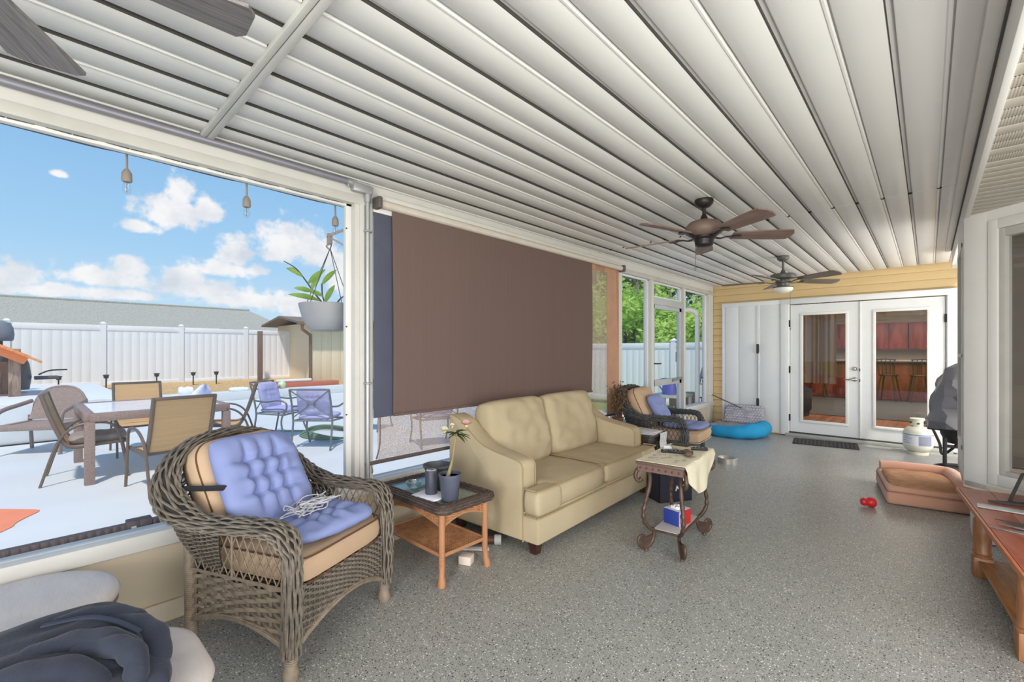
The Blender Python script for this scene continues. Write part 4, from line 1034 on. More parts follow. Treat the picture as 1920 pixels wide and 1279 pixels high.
def wicker_chair(label, loc, rz, cols, cush_y=0, seat_l=.58, scale=(1,1,1)):
    """club chair: facing +y, rolled arms flowing into a rounded back, lattice sides, woven aprons"""
    S1, S2, CORE = cols
    t = thing('wicker_armchair', label, 'armchair', loc, rz); t.scale = scale
    half = [(.350,.322,.10), (.352,.330,.30), (.354,.330,.50), (.357,.305,.590), (.362,.245,.622), (.370,.10,.622), (.390,-.05,.618), (.412,-.17,.632), (.418,-.285,.680), (.385,-.38,.765), (.30,-.435,.852), (.17,-.462,.905), (0,-.472,.922)]
    path = half + [(-x, y, z) for x, y, z in half[-2::-1]]
    SP = spline(path, 9)
    n = len(SP); T = frames(SP)
    def half_wh(i):
        z = SP[i].z; y = SP[i].y
        if y > .29 and z < .55: return .036, .034      # post
        if y > -.2: return .058, .026                  # arm
        return .062, .030                              # back
    FR = []
    for i in range(n):
        d = T[i]; x, y, z = SP[i]
        if y > .29 and z < .57: nrm = Vector((0, 1, 0)); nrm = (nrm-d*nrm.dot(d)).normalized()
        else: nrm = (Vector((0,0,1))+Vector((x*1.0, y*.8, 0))*(.9 if y < -.2 else .25))
        nrm = (nrm-d*nrm.dot(d)).normalized()
        FR.append((nrm, d.cross(nrm)))
    # blend frames so that strands do not jump
    for _ in range(3):
        F2 = []
        for i in range(n):
            a = FR[max(0,i-1)][0]+FR[i][0]*2+FR[min(n-1,i+1)][0]; a = (a-T[i]*a.dot(T[i])).normalized(); F2.append((a, T[i].cross(a)))
        FR = F2
    W = [half_wh(i) for i in range(n)]
    for _ in range(3): W = [tuple((W[max(0,i-1)][k]+W[i][k]*2+W[min(n-1,i+1)][k])/4 for k in (0,1)) for i in range(n)]
    m = MB()
    rings = []
    for i in range(n):
        rings.append([m.bm.verts.new(SP[i]+FR[i][1]*(W[i][0]*.86*math.cos(a))+FR[i][0]*(W[i][1]*.80*math.sin(a))) for a in [2*PI*j/10 for j in range(10)]])
    for A, B_ in zip(rings, rings[1:]):
        for j in range(10): m.bm.faces.new((A[j], A[(j+1) % 10], B_[(j+1) % 10], B_[j]))
    m.build('rolled_rim', CORE, t)
    m = MB(); K = 20
    for k in range(K):
        a = 2*PI*k/K; pts = []
        for i in range(n):
            ph = i*.95+k*PI+ (k//3)*.4
            rr = 1+.10*math.sin(ph); aa = a+.10*math.sin(ph*.5+k)
            pts.append(SP[i]+FR[i][1]*(W[i][0]*rr*math.cos(aa))+FR[i][0]*(W[i][1]*(1+.22*math.sin(ph))*math.sin(aa)))
        m.tube(pts, 1, 5, flat=(.0062, .0042), up=(.3,.5,.8))
    m.build('rim_strands', S1, t, kind='stuff')
    # rounded back shell hanging from the rim
    idx = [i for i in range(n) if SP[i].y < -.03]
    i0, i1 = idx[0], idx[-1]
    def rim(u):
        f_ = i0+u*(i1-i0); i = int(f_); k = f_-i
        return SP[i].lerp(SP[min(i+1, n-1)], k)
    def shell(u, v):
        top = rim(u); a = (u*2-1)*PI*.5
        bx, by = .335*math.sin(-a)*1.0, -.07-.28*math.cos(a)
        bot = Vector((bx, by, .34))
        p = top.lerp(bot, v)
        out = Vector((bx, by+.10, 0)).normalized()
        return p+out*(.035*math.sin(PI*min(1, v*1.15))*(1 if top.z > .64 else .4))
    def sn(u, v):
        e = .004
        a = shell(min(1,u+e), v)-shell(max(0,u-e), v); b_ = shell(u, min(1,v+e))-shell(u, max(0,v-e))
        return a.cross(b_).normalized()
    m = MB(); NS = 46
    for k in range(NS+1): m.tube([shell(k/NS, .02+.96*j/9) for j in range(10)], .0036, 5)
    m.build('back_stakes', CORE, t, kind='stuff')
    m = MB(); NR = 30; NP = 138
    for r in range(NR):
        v = .03+.94*r/(NR-1); pts = []
        for i in range(NP+1):
            u = i/NP
            pts.append(shell(u, v)+sn(u, v)*(.0065*math.sin(u*NS*PI+(r % 2)*PI)))
        m.tube(pts, 1, 4, flat=(.0075 if r > 5 else .009, .0032), up=(0,0,1) if True else None)
    m.build('back_weave', S1, t, kind='stuff')
    # basket weave panels (front and both sides) with arched lower border
    def panel(P, nst, rows, amp, bw, arch, name, m_, par=None):
        mm = MB(); npt = nst*5
        for r in range(rows):
            pts = []
            for i in range(npt+1):
                s_ = i/npt; lo = arch(s_)
                pts.append(P(s_, lo+(1-lo)*(r+.5)/rows, amp*math.sin(s_*nst*PI+(r % 2)*PI)))
            mm.tube(pts, 1, 4, flat=(.0022, bw), up=(0,0,1))
        for k in range(nst):
            s_ = (k+.5)/nst; lo = arch(s_)
            mm.tube([P(s_, lo+(1-lo)*j/8, 0) for j in range(9)], 1, 4, flat=(bw*.9, .002), up=P(.5,.5,1)-P(.5,.5,0))
        mm.build(name, m_, t, kind='stuff')
        mm = MB(); pts = [P(i/30, arch(i/30), .004) for i in range(31)]
        mm.tube(pts, .013, 8)
        # wrapped border
        wp = []
        for i in range(31*6):
            f_ = i/(31*6-1); c = P(f_, arch(f_), .004); a = i*1.05*2
            wp.append(c+Vector((0,0,.0145*math.sin(a)))+(P(.5,.5,1)-P(.5,.5,0)).normalized()*(.0145*math.cos(a)))
        mm.tube(wp, .0035, 4); mm.build(name.replace('weave','border'), S2, t)
    z0, z1 = .09, .375
    arch = lambda s_: .10+.36*math.sin(PI*s_)**.8
    panel(lambda s_, v, o: Vector((-.325+.65*s_, .325+.02*math.sin(PI*s_)+o, z0+(z1-z0)*v)), 22, 15, .0065, .0075, arch, 'front_weave', S1)
    for s in (1, -1):
        archs = lambda s_: .10+.26*math.sin(PI*min(1, s_*.9+.05))
        panel(lambda s_, v, o, s=s: Vector((s*(.352+o-.012*(1-s_)), -.275+.585*s_, z0+(z1-z0)*v)), 9, 10, .009, .0118, archs, 'side_weave', S2)
        # lattice under the arm
        mm = MB(); y0_, y1_, za, zb_ = -.255, .31, .375, .60
        X = s*.356
        step, sl = .046, .52
        for dirn in (1, -1):
            k = -14
            while k < 28:
                yb = y0_+k*step
                pts = []
                for j in range(9):
                    f_ = j/8; y = yb+dirn*f_*(zb_-za)*sl; z = za+f_*(zb_-za)
                    if y0_ <= y <= y1_: pts.append(Vector((X+dirn*.003*s, y, z)))
                if len(pts) > 1: mm.tube(pts, .0033, 5)
                k += 1
        for z in (za, zb_): mm.tube([(X, y0_, z), (X, y1_, z)], .007, 6)
        mm.tube([(X, .0, za), (X, .0, zb_)], .007, 6)
        mm.build('side_lattice', S2, t, kind='stuff')
        mm = MB(); mm.tube([(s*.335, -.275, .0), (s*.338, -.275, .30), (s*.345, -.27, .62)], [.022, .026, .026], 10)
        for j in range(60): mm.lathe([(.0275, -.004), (.029, 0), (.0275, .004)], (s*(.335+.0001*j), -.275, .06+j*.0092), 10)
        mm.build('leg', S2, t)
        mm = MB(); mm.lathe([(.030, 0), (.034, .012), (.034, .034), (.027, .05), (.026, .07), (.028, .20)], (s*.350, .322, 0), 14)
        for j in range(12): mm.lathe([(.0285, -.004), (.0305, 0), (.0285, .004)], (s*.350, .322, .075+j*.0092), 12)
        mm.build('leg', S2, t)
    m = MB(); m.b(-.335, .335, -.29, .32, .335, .365); m.build('seat_deck', CORE, t)
    # tan cushions
    d = seat_l
    m = MB(); M_ = RT((0, .345-d/2+cush_y, .425))
    m.cushion(.625, d, .125, M_, n=22, p=12, q=.22, corner=.05, wr=.06); m.build('seat_cushion', TANC, t)
    m = MB()
    for z in (.058, -.055):
        m.tube([M_ @ Vector((.311*math.copysign(abs(math.cos(a))**.22, math.cos(a)), (d/2-.002)*math.copysign(abs(math.sin(a))**.22, math.sin(a)), z)) for a in [2*PI*i/72 for i in range(72)]], .0045, 6, closed=True)
    m.build('seat_piping', PIPE if cols[0].name.startswith('brown') else TANC, t)
    M_ = RT((0, -.285+cush_y*.3, .70), (math.radians(116), 0, 0))
    m = MB(); m.cushion(.61, .50, .19, M_, n=26, p=5, q=.45, corner=.16, wr=.16, seed=3)
    m.build('back_cushion', TANC, t)
    m = MB()
    for z in (.050, -.045):
        m.tube([M_ @ Vector((.291*math.copysign(abs(math.cos(a))**.42, math.cos(a)), .238*math.copysign(abs(math.sin(a))**.42, math.sin(a)), z)) for a in [2*PI*i/72 for i in range(72)]], .0045, 6, closed=True)
    m.build('back_piping', PIPE, t)
    return t
W1 = mat('brown_wicker_strands', (124,114,102), .55, rgb2=(96,88,78), vscale=40); W2_ = mat('pale_wicker_strands', (150,134,116), .55, rgb2=(126,112,96), vscale=30); WC = mat('dark_wicker_core', (52,46,42), .8)
A_LOC, A_RZ = (-2.405, .937, 0), math.radians(-67)
wicker_chair('large brown wicker armchair in the left foreground', A_LOC, A_RZ, (W1, W2_, WC), scale=(.93, 1.03, 1))
# blue tufted pads of the near chair (one hinged pad: back and seat), strap included
bp = thing('tufted_chair_pad', 'periwinkle blue tufted pad on the large foreground wicker armchair', 'cushion', A_LOC, A_RZ)
TF = dict(lines=(-.34, 0.02, .38), tuft=.34, creases=.30, cw=.07)
m = MB(); m.cushion(.46, .49, .14, RT((.03, -.150, .732), (math.radians(122), math.radians(-2), math.radians(-5))), n=56, p=4, q=.5, corner=.09, wr=.22, seed=2, **TF); m.build('back_pad', BLUE, bp)
m = MB(); m.cushion(.47, .44, .10, RT((-.03, .13, .528), (math.radians(2), 0, math.radians(-7))), n=44, p=4, q=.5, corner=.14, wr=.3, seed=5, **TF); m.build('seat_pad', BLUE, bp)
m = MB(); m.tube(spline([(.235, -.13, .735), (.275, -.16, .742), (.315, -.22, .745), (.33, -.31, .74), (.325, -.38, .735)], 5), 1, 6, flat=(.004, .013), up=(0,0,1)); m.build('strap', mat('black_strap', (30,30,38), .8), bp)
cp = MB(); R2 = random.Random(4)
for k in range(16):
    cx, cy = R2.uniform(-.10, .06), R2.uniform(.05, .16)
    pts = [(cx+R2.uniform(-.10, .10), cy+R2.uniform(-.06, .06), R2.uniform(.580, .622)) for _ in range(6)]
    cp.tube(spline(pts, 6), .0025, 5)
cp = cp.build('tangled_cord', mat('white_cord', (206,204,206), .6)); cp.location = A_LOC; cp.rotation_euler = (0,0,A_RZ); tag(cp, 'tangle of thin white cords lying on the blue seat pad', 'cord')

# far wicker chair, darker
V1 = mat('charcoal_wicker', (92,92,90), .55, rgb2=(66,66,66), vscale=40); V2 = mat('charcoal_wicker_lattice', (84,84,86), .5); VC = mat('charcoal_core', (44,42,42), .8)
F_LOC, F_RZ = (-2.33, 5.25, 0), math.radians(-84)
wicker_chair('dark grey wicker armchair at the far end beyond the sofa', F_LOC, F_RZ, (V1, V2, VC), .13, .66)
fp = thing('tufted_chair_pad', 'periwinkle blue tufted pad on the far dark wicker armchair', 'cushion', F_LOC, F_RZ)
m = MB(); m.cushion(.42, .36, .12, RT((-.03, -.08, .69), (math.radians(120), 0, .05)), n=30, p=4, q=.5, corner=.10, lines=(-.3, .3), tuft=.4, creases=.2, wr=.25, seed=8); m.build('back_pad', BLUE, fp)
m = MB(); m.cushion(.47, .46, .075, RT((-.02, .24, .52)), n=30, p=4, q=.5, corner=.12, lines=(-.3, .3), tuft=.35, wr=.3, seed=9); m.build('seat_pad', BLUE, fp)
fl = thing('fabric_flower', 'red fabric flower tucked beside the cushion of the far wicker chair', 'flower', (-2.63, 4.93, .74))
RED = mat('red_petal', (216,64,66), .7)
for k in range(6):
    a = k*PI/3; leaf((0,0,0), (.5+.3*math.cos(a), math.cos(a)-.3, math.sin(a)), .06, .045, fl, RED, 'petal', .2)
gb = MB(); gb.lathe([(0,.0), (.10,.0), (.155,.07), (.15,.19), (.07,.26), (0,.27)], n=20); gb = gb.build('beach_ball', mat('teal_ball', (108,134,138), .5, rgb2=(168,186,186), vscale=4)); gb.location = (-2.42, 5.83, 0); tag(gb, 'grey teal rounded float behind the arm of the far wicker chair', 'float')

# ---------------------------------------------- loveseat
SOFA = mat('khaki_upholstery', (192,176,146), .9, var=.05, vscale=2.5, bump=.2, bscale=350, rgb2=(180,163,132))
SPI = mat('khaki_piping', (166,144,108), .9)
so = thing('loveseat_sofa', 'khaki two-seat sofa with sloping arms in front of the brown blind', 'sofa', (-2.385, 3.24, 0), math.radians(-87.5))
# local: x across (world -Y is +x), y forward
HW = .945
m = MB(); m.box((0, .03, .185), (2*HW-.02, .82, .21), .02); m.build('base', SOFA, so)
m = MB(); m.box((0, -.345, .50), (2*HW-.06, .15, .62), .04, (.06, 0, 0)); m.build('back_frame', SOFA, so)
armp = spline([(-.43,.88), (-.40,.885), (-.30,.855), (-.20,.775), (-.08,.70), (.05,.665), (.18,.645), (.275,.625), (.305,.595), (.31,.54), (.31,.30), (.31,.085)], 5)
prof = [(p[0], p[1]) for p in armp] + [(-.44,.085)]
for s in (1, -1):
    m = MB(); x0 = HW-.15 if s > 0 else -HW
    t_ = MB(); t_.prism(prof, .15, Matrix(((0,0,1,x0), (1,0,0,0), (0,1,0,0), (0,0,0,1))))
    bmesh.ops.recalc_face_normals(t_.bm, faces=t_.bm.faces[:])
    ed = [e for e in t_.bm.edges if len(e.link_faces) == 2 and any(len(f_.verts) > 6 for f_ in e.link_faces)]
    bmesh.ops.bevel(t_.bm, geom=ed, offset=.018, segments=3, profile=.5, affect='EDGES')
    t_.build('arm', SOFA, so)
    m = MB()
    for xx in (x0+.006, x0+.144): m.tube([(xx, p[0]+.002, p[1]-.004) for p in armp], .0055, 6)
    m.build('arm_piping', SPI, so)
    # seat cushion (T-shaped towards the front)
    m = MB(); cw_ = HW-.15
    M_ = RT((s*cw_/2, .085, .365))
    m.cushion(cw_-.006, .74, .19, M_, n=26, p=10, q=.24, corner=.06, wr=.07, seed=11+s)
    seatc = m.build('seat_cushion', SOFA, so)
    m = MB(); m.cushion(.30, .14, .178, RT((s*(HW-.125), .395, .364)), n=16, p=7, q=.3, corner=.10); m.build('cushion_ear', SOFA, seatc)
    m = MB()
    for z in (.455, .275):
        m.tube(spline([(s*.01, -.20, z), (s*.008, .40, z), (s*.03, .452, z), (s*.10, .458, z), (s*.55, .462, z), (s*(HW-.02), .462, z), (s*(HW+.015), .44, z), (s*(HW+.018), .36, z), (s*(HW+.0), .334, z)], 6), .0065, 6)
    m.build('seat_piping', SPI, seatc)
    # wrinkles pressed in the seat
    m = MB(); M_ = RT((s*cw_/2, -.205, .70), (math.radians(104), 0, math.radians(1.5*s)))
    m.cushion(cw_-.012, .57, .23, M_, n=32, p=8, q=.36, corner=.07, wr=.20, seed=21+s); bc = m.build('back_cushion', SOFA, so)
    m = MB(); m.tube([M_ @ Vector(((cw_/2-.016)*math.copysign(abs(math.cos(a))**.30, math.cos(a)), .276*math.copysign(abs(math.sin(a))**.30, math.sin(a)), .052)) for a in [2*PI*i/80 for i in range(80)]], .006, 6, closed=True); m.build('back_piping', SPI, bc)
FOOT = wood('dark_foot_wood', (46,26,20), (70,42,32))
for x, y in ((HW-.07, .37), (-HW+.07, .37), (HW-.07, -.36), (-HW+.07, -.36)):
    m = MB(); m.lathe([(.035, 0), (.052, .085)], (x, y, 0), 4, Matrix.Rotation(PI/4, 4, 'Z')); m.build('leg', FOOT, so)
# things poking out below the near end of the sofa
rb = MB(); rb.tube([(-2.28, 2.29, .035), (-2.60, 1.99, .035)], .030, 14); rb = rb.build('roller_tube', mat('brown_roller', (72,44,34), .5)); tag(rb, 'dark brown roller tube on the floor under the sofa end', 'tube')
m = MB(); m.tube([(-2.245, 2.322, .035), (-2.28, 2.29, .035)], .036, 14); e_ = m.build('end_cap', mat('grey_end_cap', (176,174,170), .5)); e_.parent = rb
m = MB(); m.bar((-2.245, 2.20, .008), (-2.56, 1.93, .008), .045, .010, .002); tag(m.build('flat_strip', mat('pale_strip', (206,200,194), .6)), 'pale flat strip on the floor in front of the dark roller tube', 'strip')
m = MB(); m.box((0,0,.028), (.085, .075, .056), .006); m = m.build('wood_block', mat('pinkish_block', (224,206,194), .7)); m.location = (-2.215, 1.965, 0); m.rotation_euler = (0,0,.45); tag(m, 'small pale pink block lying on the floor beside the wicker end table', 'block')

# ---------------------------------------------- wicker end table
et = thing('wicker_end_table', 'light brown wicker end table with dark rim and glass top', 'end table', (-2.41, 1.85, 0))
LW = mat('honey_wicker', (186,134,94), .5, rgb2=(160,108,72), vscale=25); LW2 = mat('honey_wrapped_cane', (180,128,92), .5, bump=.4, bscale=220); DR = mat('dark_braid', (98,84,76), .5, rgb2=(70,58,54), vscale=50)
TX, TY, TZ = .345, .205, .48
rect = lambda x, y, z, r=.04: spline([(x-r, y, z), (x, y-r, z), (x, -y+r, z), (x-r, -y, z), (-x+r, -y, z), (-x, -y+r, z), (-x, y-r, z), (-x+r, y, z)], 8, closed=True)
def rrect(x, y, z, r=.035, n=6, k=10):
    P = []
    for cx, cy, a0 in ((x-r, y-r, 0), (-x+r, y-r, PI/2), (-x+r, -y+r, PI), (x-r, -y+r, 3*PI/2)):
        for j in range(n+1): a = a0+PI/2*j/n; P.append(Vector((cx+r*math.cos(a), cy+r*math.sin(a), z)))
    out = []
    for a, b_ in zip(P, P[1:]+P[:1]):
        L_ = (b_-a).length; q = max(1, int(L_/.008))
        for j in range(q): out.append(a.lerp(b_, j/q))
    return out
m = MB(); m.tube(rrect(TX-.005, TY-.005, TZ-.027), 1, 10, closed=True, flat=(.030, .023)); m.build('rim', DR, et)
m = MB(); P = rrect(TX-.005, TY-.005, TZ-.027); N_ = len(P)
for k in range(12):
    a = 2*PI*k/12; pts = []
    for i, p in enumerate(P):
        d = (P[(i+1) % N_]-P[i-1]).normalized(); sd = d.cross(Vector((0,0,1)))
        w_ = 1+.07*math.sin(i*.9+k*PI); pts.append(p+sd*(.031*w_*math.cos(a))+Vector((0,0,.024*w_*math.sin(a))))
    m.tube(pts, .0055, 4, closed=True)
m.build('rim_strands', DR, et, kind='stuff')
m = MB(); m.tube(rrect(TX-.045, TY-.045, TZ-.010, .012), .006, 6, closed=True); m.build('inner_cord', DR, et)
GT = glass('table_glass', (.88, .92, .90), 1.0, 1.5)
m = MB(); m.b(-TX+.04, TX-.04, -TY+.04, TY-.04, TZ-.016, TZ-.010); m.build('glass_top', GT, et)
m = MB()
for k in range(26): x = -TX+.045+k*.0255; m.tube([(x, -TY+.04, TZ-.034), (x, TY-.04, TZ-.034)], .004, 4)
for k in range(14): y = -TY+.045+k*.0245; m.tube([(-TX+.04, y, TZ-.030), (TX-.04, y, TZ-.030)], .004, 4)
m.b(-TX+.03, TX-.03, -TY+.03, TY-.03, TZ-.05, TZ-.042); m.build('under_weave', mat('grey_green_weave', (206,212,202), .6), et, kind='stuff')
def apron(p, q, h0, n):
    m = MB(); p, q = Vector(p), Vector(q); d = q-p; out = d.normalized().cross(Vector((0,0,1)))
    lo = lambda s_: h0-.075+.045*math.sin(PI*s_)
    for r in range(7):
        pts = []
        for i in range(n*4+1):
            s_ = i/(n*4); z = lo(s_)+(h0-lo(s_))*(r+.5)/7; pts.append(p+d*s_+out*(.004*math.sin(s_*n*PI+r*PI))+Vector((0,0,z)))
        m.tube(pts, .0052, 5)
    for i in range(n): s_ = (i+.5)/n; m.tube([p+d*s_+Vector((0,0,lo(s_))), p+d*s_+Vector((0,0,h0))], .0045, 5)
    m.build('apron', LW, et, kind='stuff')
    m = MB(); m.tube([p+d*(i/16)+Vector((0,0,lo(i/16))) for i in range(17)], .008, 6); m.build('apron_border', LW2, et)
LX, LY = TX-.04, TY-.03
apron((-LX, -LY, 0), (LX, -LY, 0), TZ-.062, 24); apron((LX, LY, 0), (-LX, LY, 0), TZ-.062, 24); apron((LX, -LY, 0), (LX, LY, 0), TZ-.062, 14); apron((-LX, LY, 0), (-LX, -LY, 0), TZ-.062, 14)
for sx in (-1, 1):
    for sy in (-1, 1):
        m = MB(); m.tube([(sx*(LX+.012), sy*(LY+.010), 0), (sx*(LX+.010), sy*(LY+.008), .03), (sx*(LX+.004), sy*(LY+.004), .055), (sx*LX, sy*LY, .12), (sx*LX, sy*LY, TZ-.06)], [.024, .023, .018, .017, .020], 12)
        for j in range(40): m.lathe([(.0182, -.003), (.0195, 0), (.0182, .003)], (sx*LX, sy*LY, .10+j*.0075), 8)
        m.build('leg', LW2, et)
m = MB(); sz = .175
for k in range(30): x = -LX+.01+k*(2*LX-.02)/29; m.tube([(x, -LY+i*2*LY/20, sz+.004*math.sin(i*PI*.5*2+k*PI)) for i in range(21)], .0055, 5)
for k in range(20): y = -LY+.01+k*(2*LY-.02)/19; m.tube([(-LX+i*2*LX/30, y, sz-.004*math.sin(i*PI+k*PI)) for i in range(31)], .0055, 5)
m.build('shelf', LW, et, kind='stuff')
m = MB(); m.tube(rrect(LX, LY, sz, .01), .012, 8, closed=True); m.build('shelf_border', LW2, et)
# things on the end table (top of glass .470)
gz = TZ-.010
pp = thing('potted_desert_rose', 'dark blue-grey pot with a thin-stemmed pink flowering plant on the end table', 'potted plant', (-2.165, 1.785, gz))
m = MB(); m.lathe([(0, 0), (.047, 0), (.051, .004), (.066, .145), (.0705, .147), (.0705, .160), (.064, .160), (.062, .14), (0, .138)], n=32); m.build('pot', mat('slate_pot', (84,88,104), .45), pp)
m = MB(); m.lathe([(0, .142), (.061, .142)], n=20); m.build('soil', mat('soil', (86,66,50)), pp)
m = MB(); sp = spline([(-.012,-.012,.13), (-.004,-.002,.17), (.006,.016,.25), (.008,.028,.33), (.012,.045,.40)], 6); m.tube(sp, [.011*max(0,1-1.6*i/len(sp))**1.3+.0052 for i in range(len(sp))], 10); m.build('stem', mat('plant_stem', (168,146,112), .7, rgb2=(128,120,84), vscale=14), pp)
GD = mat('dark_green_leaf', (62,82,44), .5, rgb2=(92,112,60), trans=.2)
R3 = random.Random(3)
for k in range(17):
    a = k*2.399; leaf((.012, .045, .392+.004*(k % 4)), (math.cos(a), math.sin(a), R3.uniform(-.45, .7)), R3.uniform(.06, .095), .024, pp, GD, 'leaf', .3)
def flower(c, r, m_, parent):
    f_ = MB(); f_.ball((0,0,0), r*.22, 8); f_ = f_.build('flower', mat('flower_eye', (236,214,150), .7), parent); f_.location = c
    for k in range(5):
        a = k*2*PI/5; leaf((0,0,0), (math.cos(a)*.8+.3, math.sin(a)*.8-.3, .5), r, r*.95, f_, m_, 'petal', .1)
flower((.035, .105, .445), .045, mat('pink_petal', (240,188,184), .6, trans=.3), pp)
flower((-.02, -.02, .415), .042, mat('cream_petal', (244,236,204), .6, trans=.3), pp); flower((0, .02, .445), .028, mat('cream_petal', (244,236,204)), pp)
pn = MB(); pn.box((0,0,.006), (.20, .15, .012), .002, (0,0,0)); pn = pn.build('white_napkin', mat('white_paper', (232,230,240), .8)); pn.location = (-2.30, 1.745, gz); pn.rotation_euler = (0,0,.15); tag(pn, 'folded white napkin under the dark canister on the end table', 'napkin')
cn = thing('canister', 'dark slate canister with pale top on the white napkin', 'canister', (-2.315, 1.757, gz+.012))
m = MB(); m.lathe([(0,0), (.036,0), (.038,.004), (.038,.143), (.034,.148)], n=24); m.build('body', mat('slate_canister', (70,72,84), .45), cn)
m = MB(); m.lathe([(.034, .146), (.03, .150), (0, .150)], n=24)
m.build('lid', mat('pale_lid', (206,206,208), .5), cn)
m = MB()
for k in range(3): m.tube([(-.014+.014*k, -.012, .151), (-.014+.014*k, .012, .151)], .004, 6)
m.build('vents', mat('vent_dark', (110,110,116)), cn)
bw = thing('planter_bowl', 'dark flared bowl-shaped pot behind the canister on the end table', 'bowl', (-2.42, 1.885, gz))
m = MB(); m.lathe([(0,0), (.042,0), (.045,.01), (.062,.08), (.088,.140), (.094,.143), (.094,.156), (.086,.156), (.058,.07), (0,.03)], n=32); m.build('body', mat('charcoal_bowl', (74,76,82), .45), bw)
m = MB(); m.b(.045, .10, -.03, .03, .10, .112, .003); m.build('side_plate', mat('charcoal_bowl', (74,76,82)), bw)
gl_ = thing('crystal_ashtray', 'clear glass dish left of the dark bowl on the end table', 'dish', (-2.52, 1.77, gz))
CR = glass('crystal', (.90,.95,.94), 3.0, 1.6)
m = MB(); m.lathe([(0,.004), (.035,.006), (.05,.030), (.054,.045), (.048,.046), (.035,.016), (0,.014)], n=14); m.build('dish', CR, gl_)
g2 = MB(); g2.lathe([(0,0), (.030,.0), (.034,.05), (.030,.075), (.027,.07), (.028,.01), (0,.008)], n=14); g2 = g2.build('glass_jar', CR); g2.location = (-2.305, 1.875, gz); tag(g2, 'small clear glass jar between the dark bowl and the plant pot', 'jar')

# ---------------------------------------------- roller shades
SH1 = mat('brown_shade_cloth', (112,92,86), .9, var=.04, vscale=1.2, stretch=(1,40,.3), trans=.06)
bs = thing('roller_blind', 'large solid brown roller blind behind the sofa', 'blind', (-2.832, 0, 0))
m = MB(); m.sheet(lambda u, v: Vector((.012*math.sin(v*3)+.004*math.sin(u*9), 1.80+u*2.615+.01*(1-v)*(1 if u < .5 else 0), .92+.005*u+v*1.475)), 30, 16, .004); m.build('cloth', SH1, bs)
m = MB(); m.tube([(.012, 1.81, .925), (.012, 4.41, .925)], .010, 8); m.build('hem_bar', SH1, bs)
rl = thing('blind_housing', 'white roller and valance strip running above the brown blind', 'blind housing', (-2.80, 0, 0))
m = MB(); m.tube([(-.02, 1.70, 2.415), (-.02, 5.09, 2.415)], .030, 14); m.build('tube', mat('pale_roller', (206,196,184), .5), rl)
m = MB(); m.b(-.068, -.015, 1.68, 5.09, 2.44, 2.475, .004); m.b(-.05, .005, 1.80, 5.07, 2.395, 2.412, .003); m.build('valance', TRIM, rl)
for y in (1.675, 5.09):
    m = MB(); m.b(-.06, .03, y-.018, y+.018, 2.37, 2.455, .012); m.build('end_bracket', mat('dark_bracket', (92,84,84), .5), rl)
SH2 = mesh_cloth('tan_sheer_screen', (222,190,164), .60, 260, .5, rgb2=(206,170,142), amp=.40)
ss = thing('sun_screen', 'tan speckled see-through sun screen hanging behind the brown blind', 'sun screen', (-2.858, 0, 0))
m = MB(); m.grid(lambda u, v: Vector((.006*math.sin(u*24)+.010*math.sin(u*57+v*2)*(u > .8), 1.70+u*3.37, .615+v*1.80)), 90, 12); m.build('cloth', SH2, ss)
HEM = mat('sheer_hem', (204,160,132), .85, trans=.25)
m = MB(); m.b(-.004, .003, 4.80, 5.08, .615, 2.41); m.build('side_hem', HEM, ss)
m = MB(); m.b(-.004, .003, 4.36, 4.80, 2.33, 2.41); m.build('top_hem', HEM, ss)
m = MB(); m.tube([(0, 1.60, .600), (0, 5.09, .600)], .014, 8); m.build('bottom_bar', mat('bottom_bar', (104,92,86), .5, metal=.2), ss)
m = MB(); m.tube([(.016*math.cos(a), 1.655, .548+.016*math.sin(a)) for a in [2*PI*i/16 for i in range(16)]], .003, 6, closed=True); m.tube([(0,1.655,.595), (0,1.655,.564)], .003, 6); m.build('pull_ring', mat('ring_metal', (120,118,116), .4, metal=.7), ss)
m = MB(); m.tube(spline([(0, 1.72, 1.0), (-.002, 1.722, .80), (.0, 1.715, .70), (0, 1.69, .62)], 5), .005, 6); m.build('side_cord', mat('bottom_bar', (104,92,86)), ss)
ns = thing('navy_blind', 'narrow dark navy blind strip between the post and the brown blind', 'blind', (-2.846, 0, 0))
m = MB(); m.sheet(lambda u, v: Vector((.003*math.sin(u*7), 1.662+u*.20, .915+v*1.44)), 6, 8, .004); m.build('cloth', mat('navy_shade_cloth', (86,88,104), .9, trans=.08), ns)
m = MB(); m.b(-.006, .008, 1.66, 1.86, 2.355, 2.39, .003); m.build('top_rail', WHITE, ns)
# conduit along header and down the post
cd = thing('metal_conduit', 'galvanised conduit running along the header and down the post', 'conduit', (0, 0, 0))
m = MB(); m.tube([(XL+.022, -3.3, 2.515), (XL+.022, 1.50, 2.515)], .020, 12); m.build('horizontal_pipe', mat('violet_grey_conduit', (142,140,150), .4, metal=.35), cd)
m = MB(); m.tube([(XL+.022, 1.618, 2.44), (XL+.022, 1.618, ZS)], .0165, 12); m.build('vertical_pipe', GALV, cd)
m = MB(); m.box((XL+.025, 1.575, 2.492), (.05, .15, .062), .012); m.lathe([(.024, 2.41), (.024, 2.47)], (XL+.022, 1.618, 0), 12); m.build('elbow_box', GALV, cd)
m = MB(); m.lathe([(.026, 0), (.026, .035)], (XL+.022, 1.465, 2.515), 12, Matrix.Rotation(-PI/2, 4, 'X')); m.tube([(XL+.03, 1.475, 2.535), (XL+.03, 1.475, 2.475)], .007, 6); m.build('coupling', GALV, cd)
for z in (2.21, 1.16):
    m = MB(); m.tube([(XL+.018, 1.592, z), (XL+.04, 1.605, z), (XL+.042, 1.618, z), (XL+.04, 1.632, z), (XL+.018, 1.648, z)], .007, 6); m.build('strap', GALV, cd)
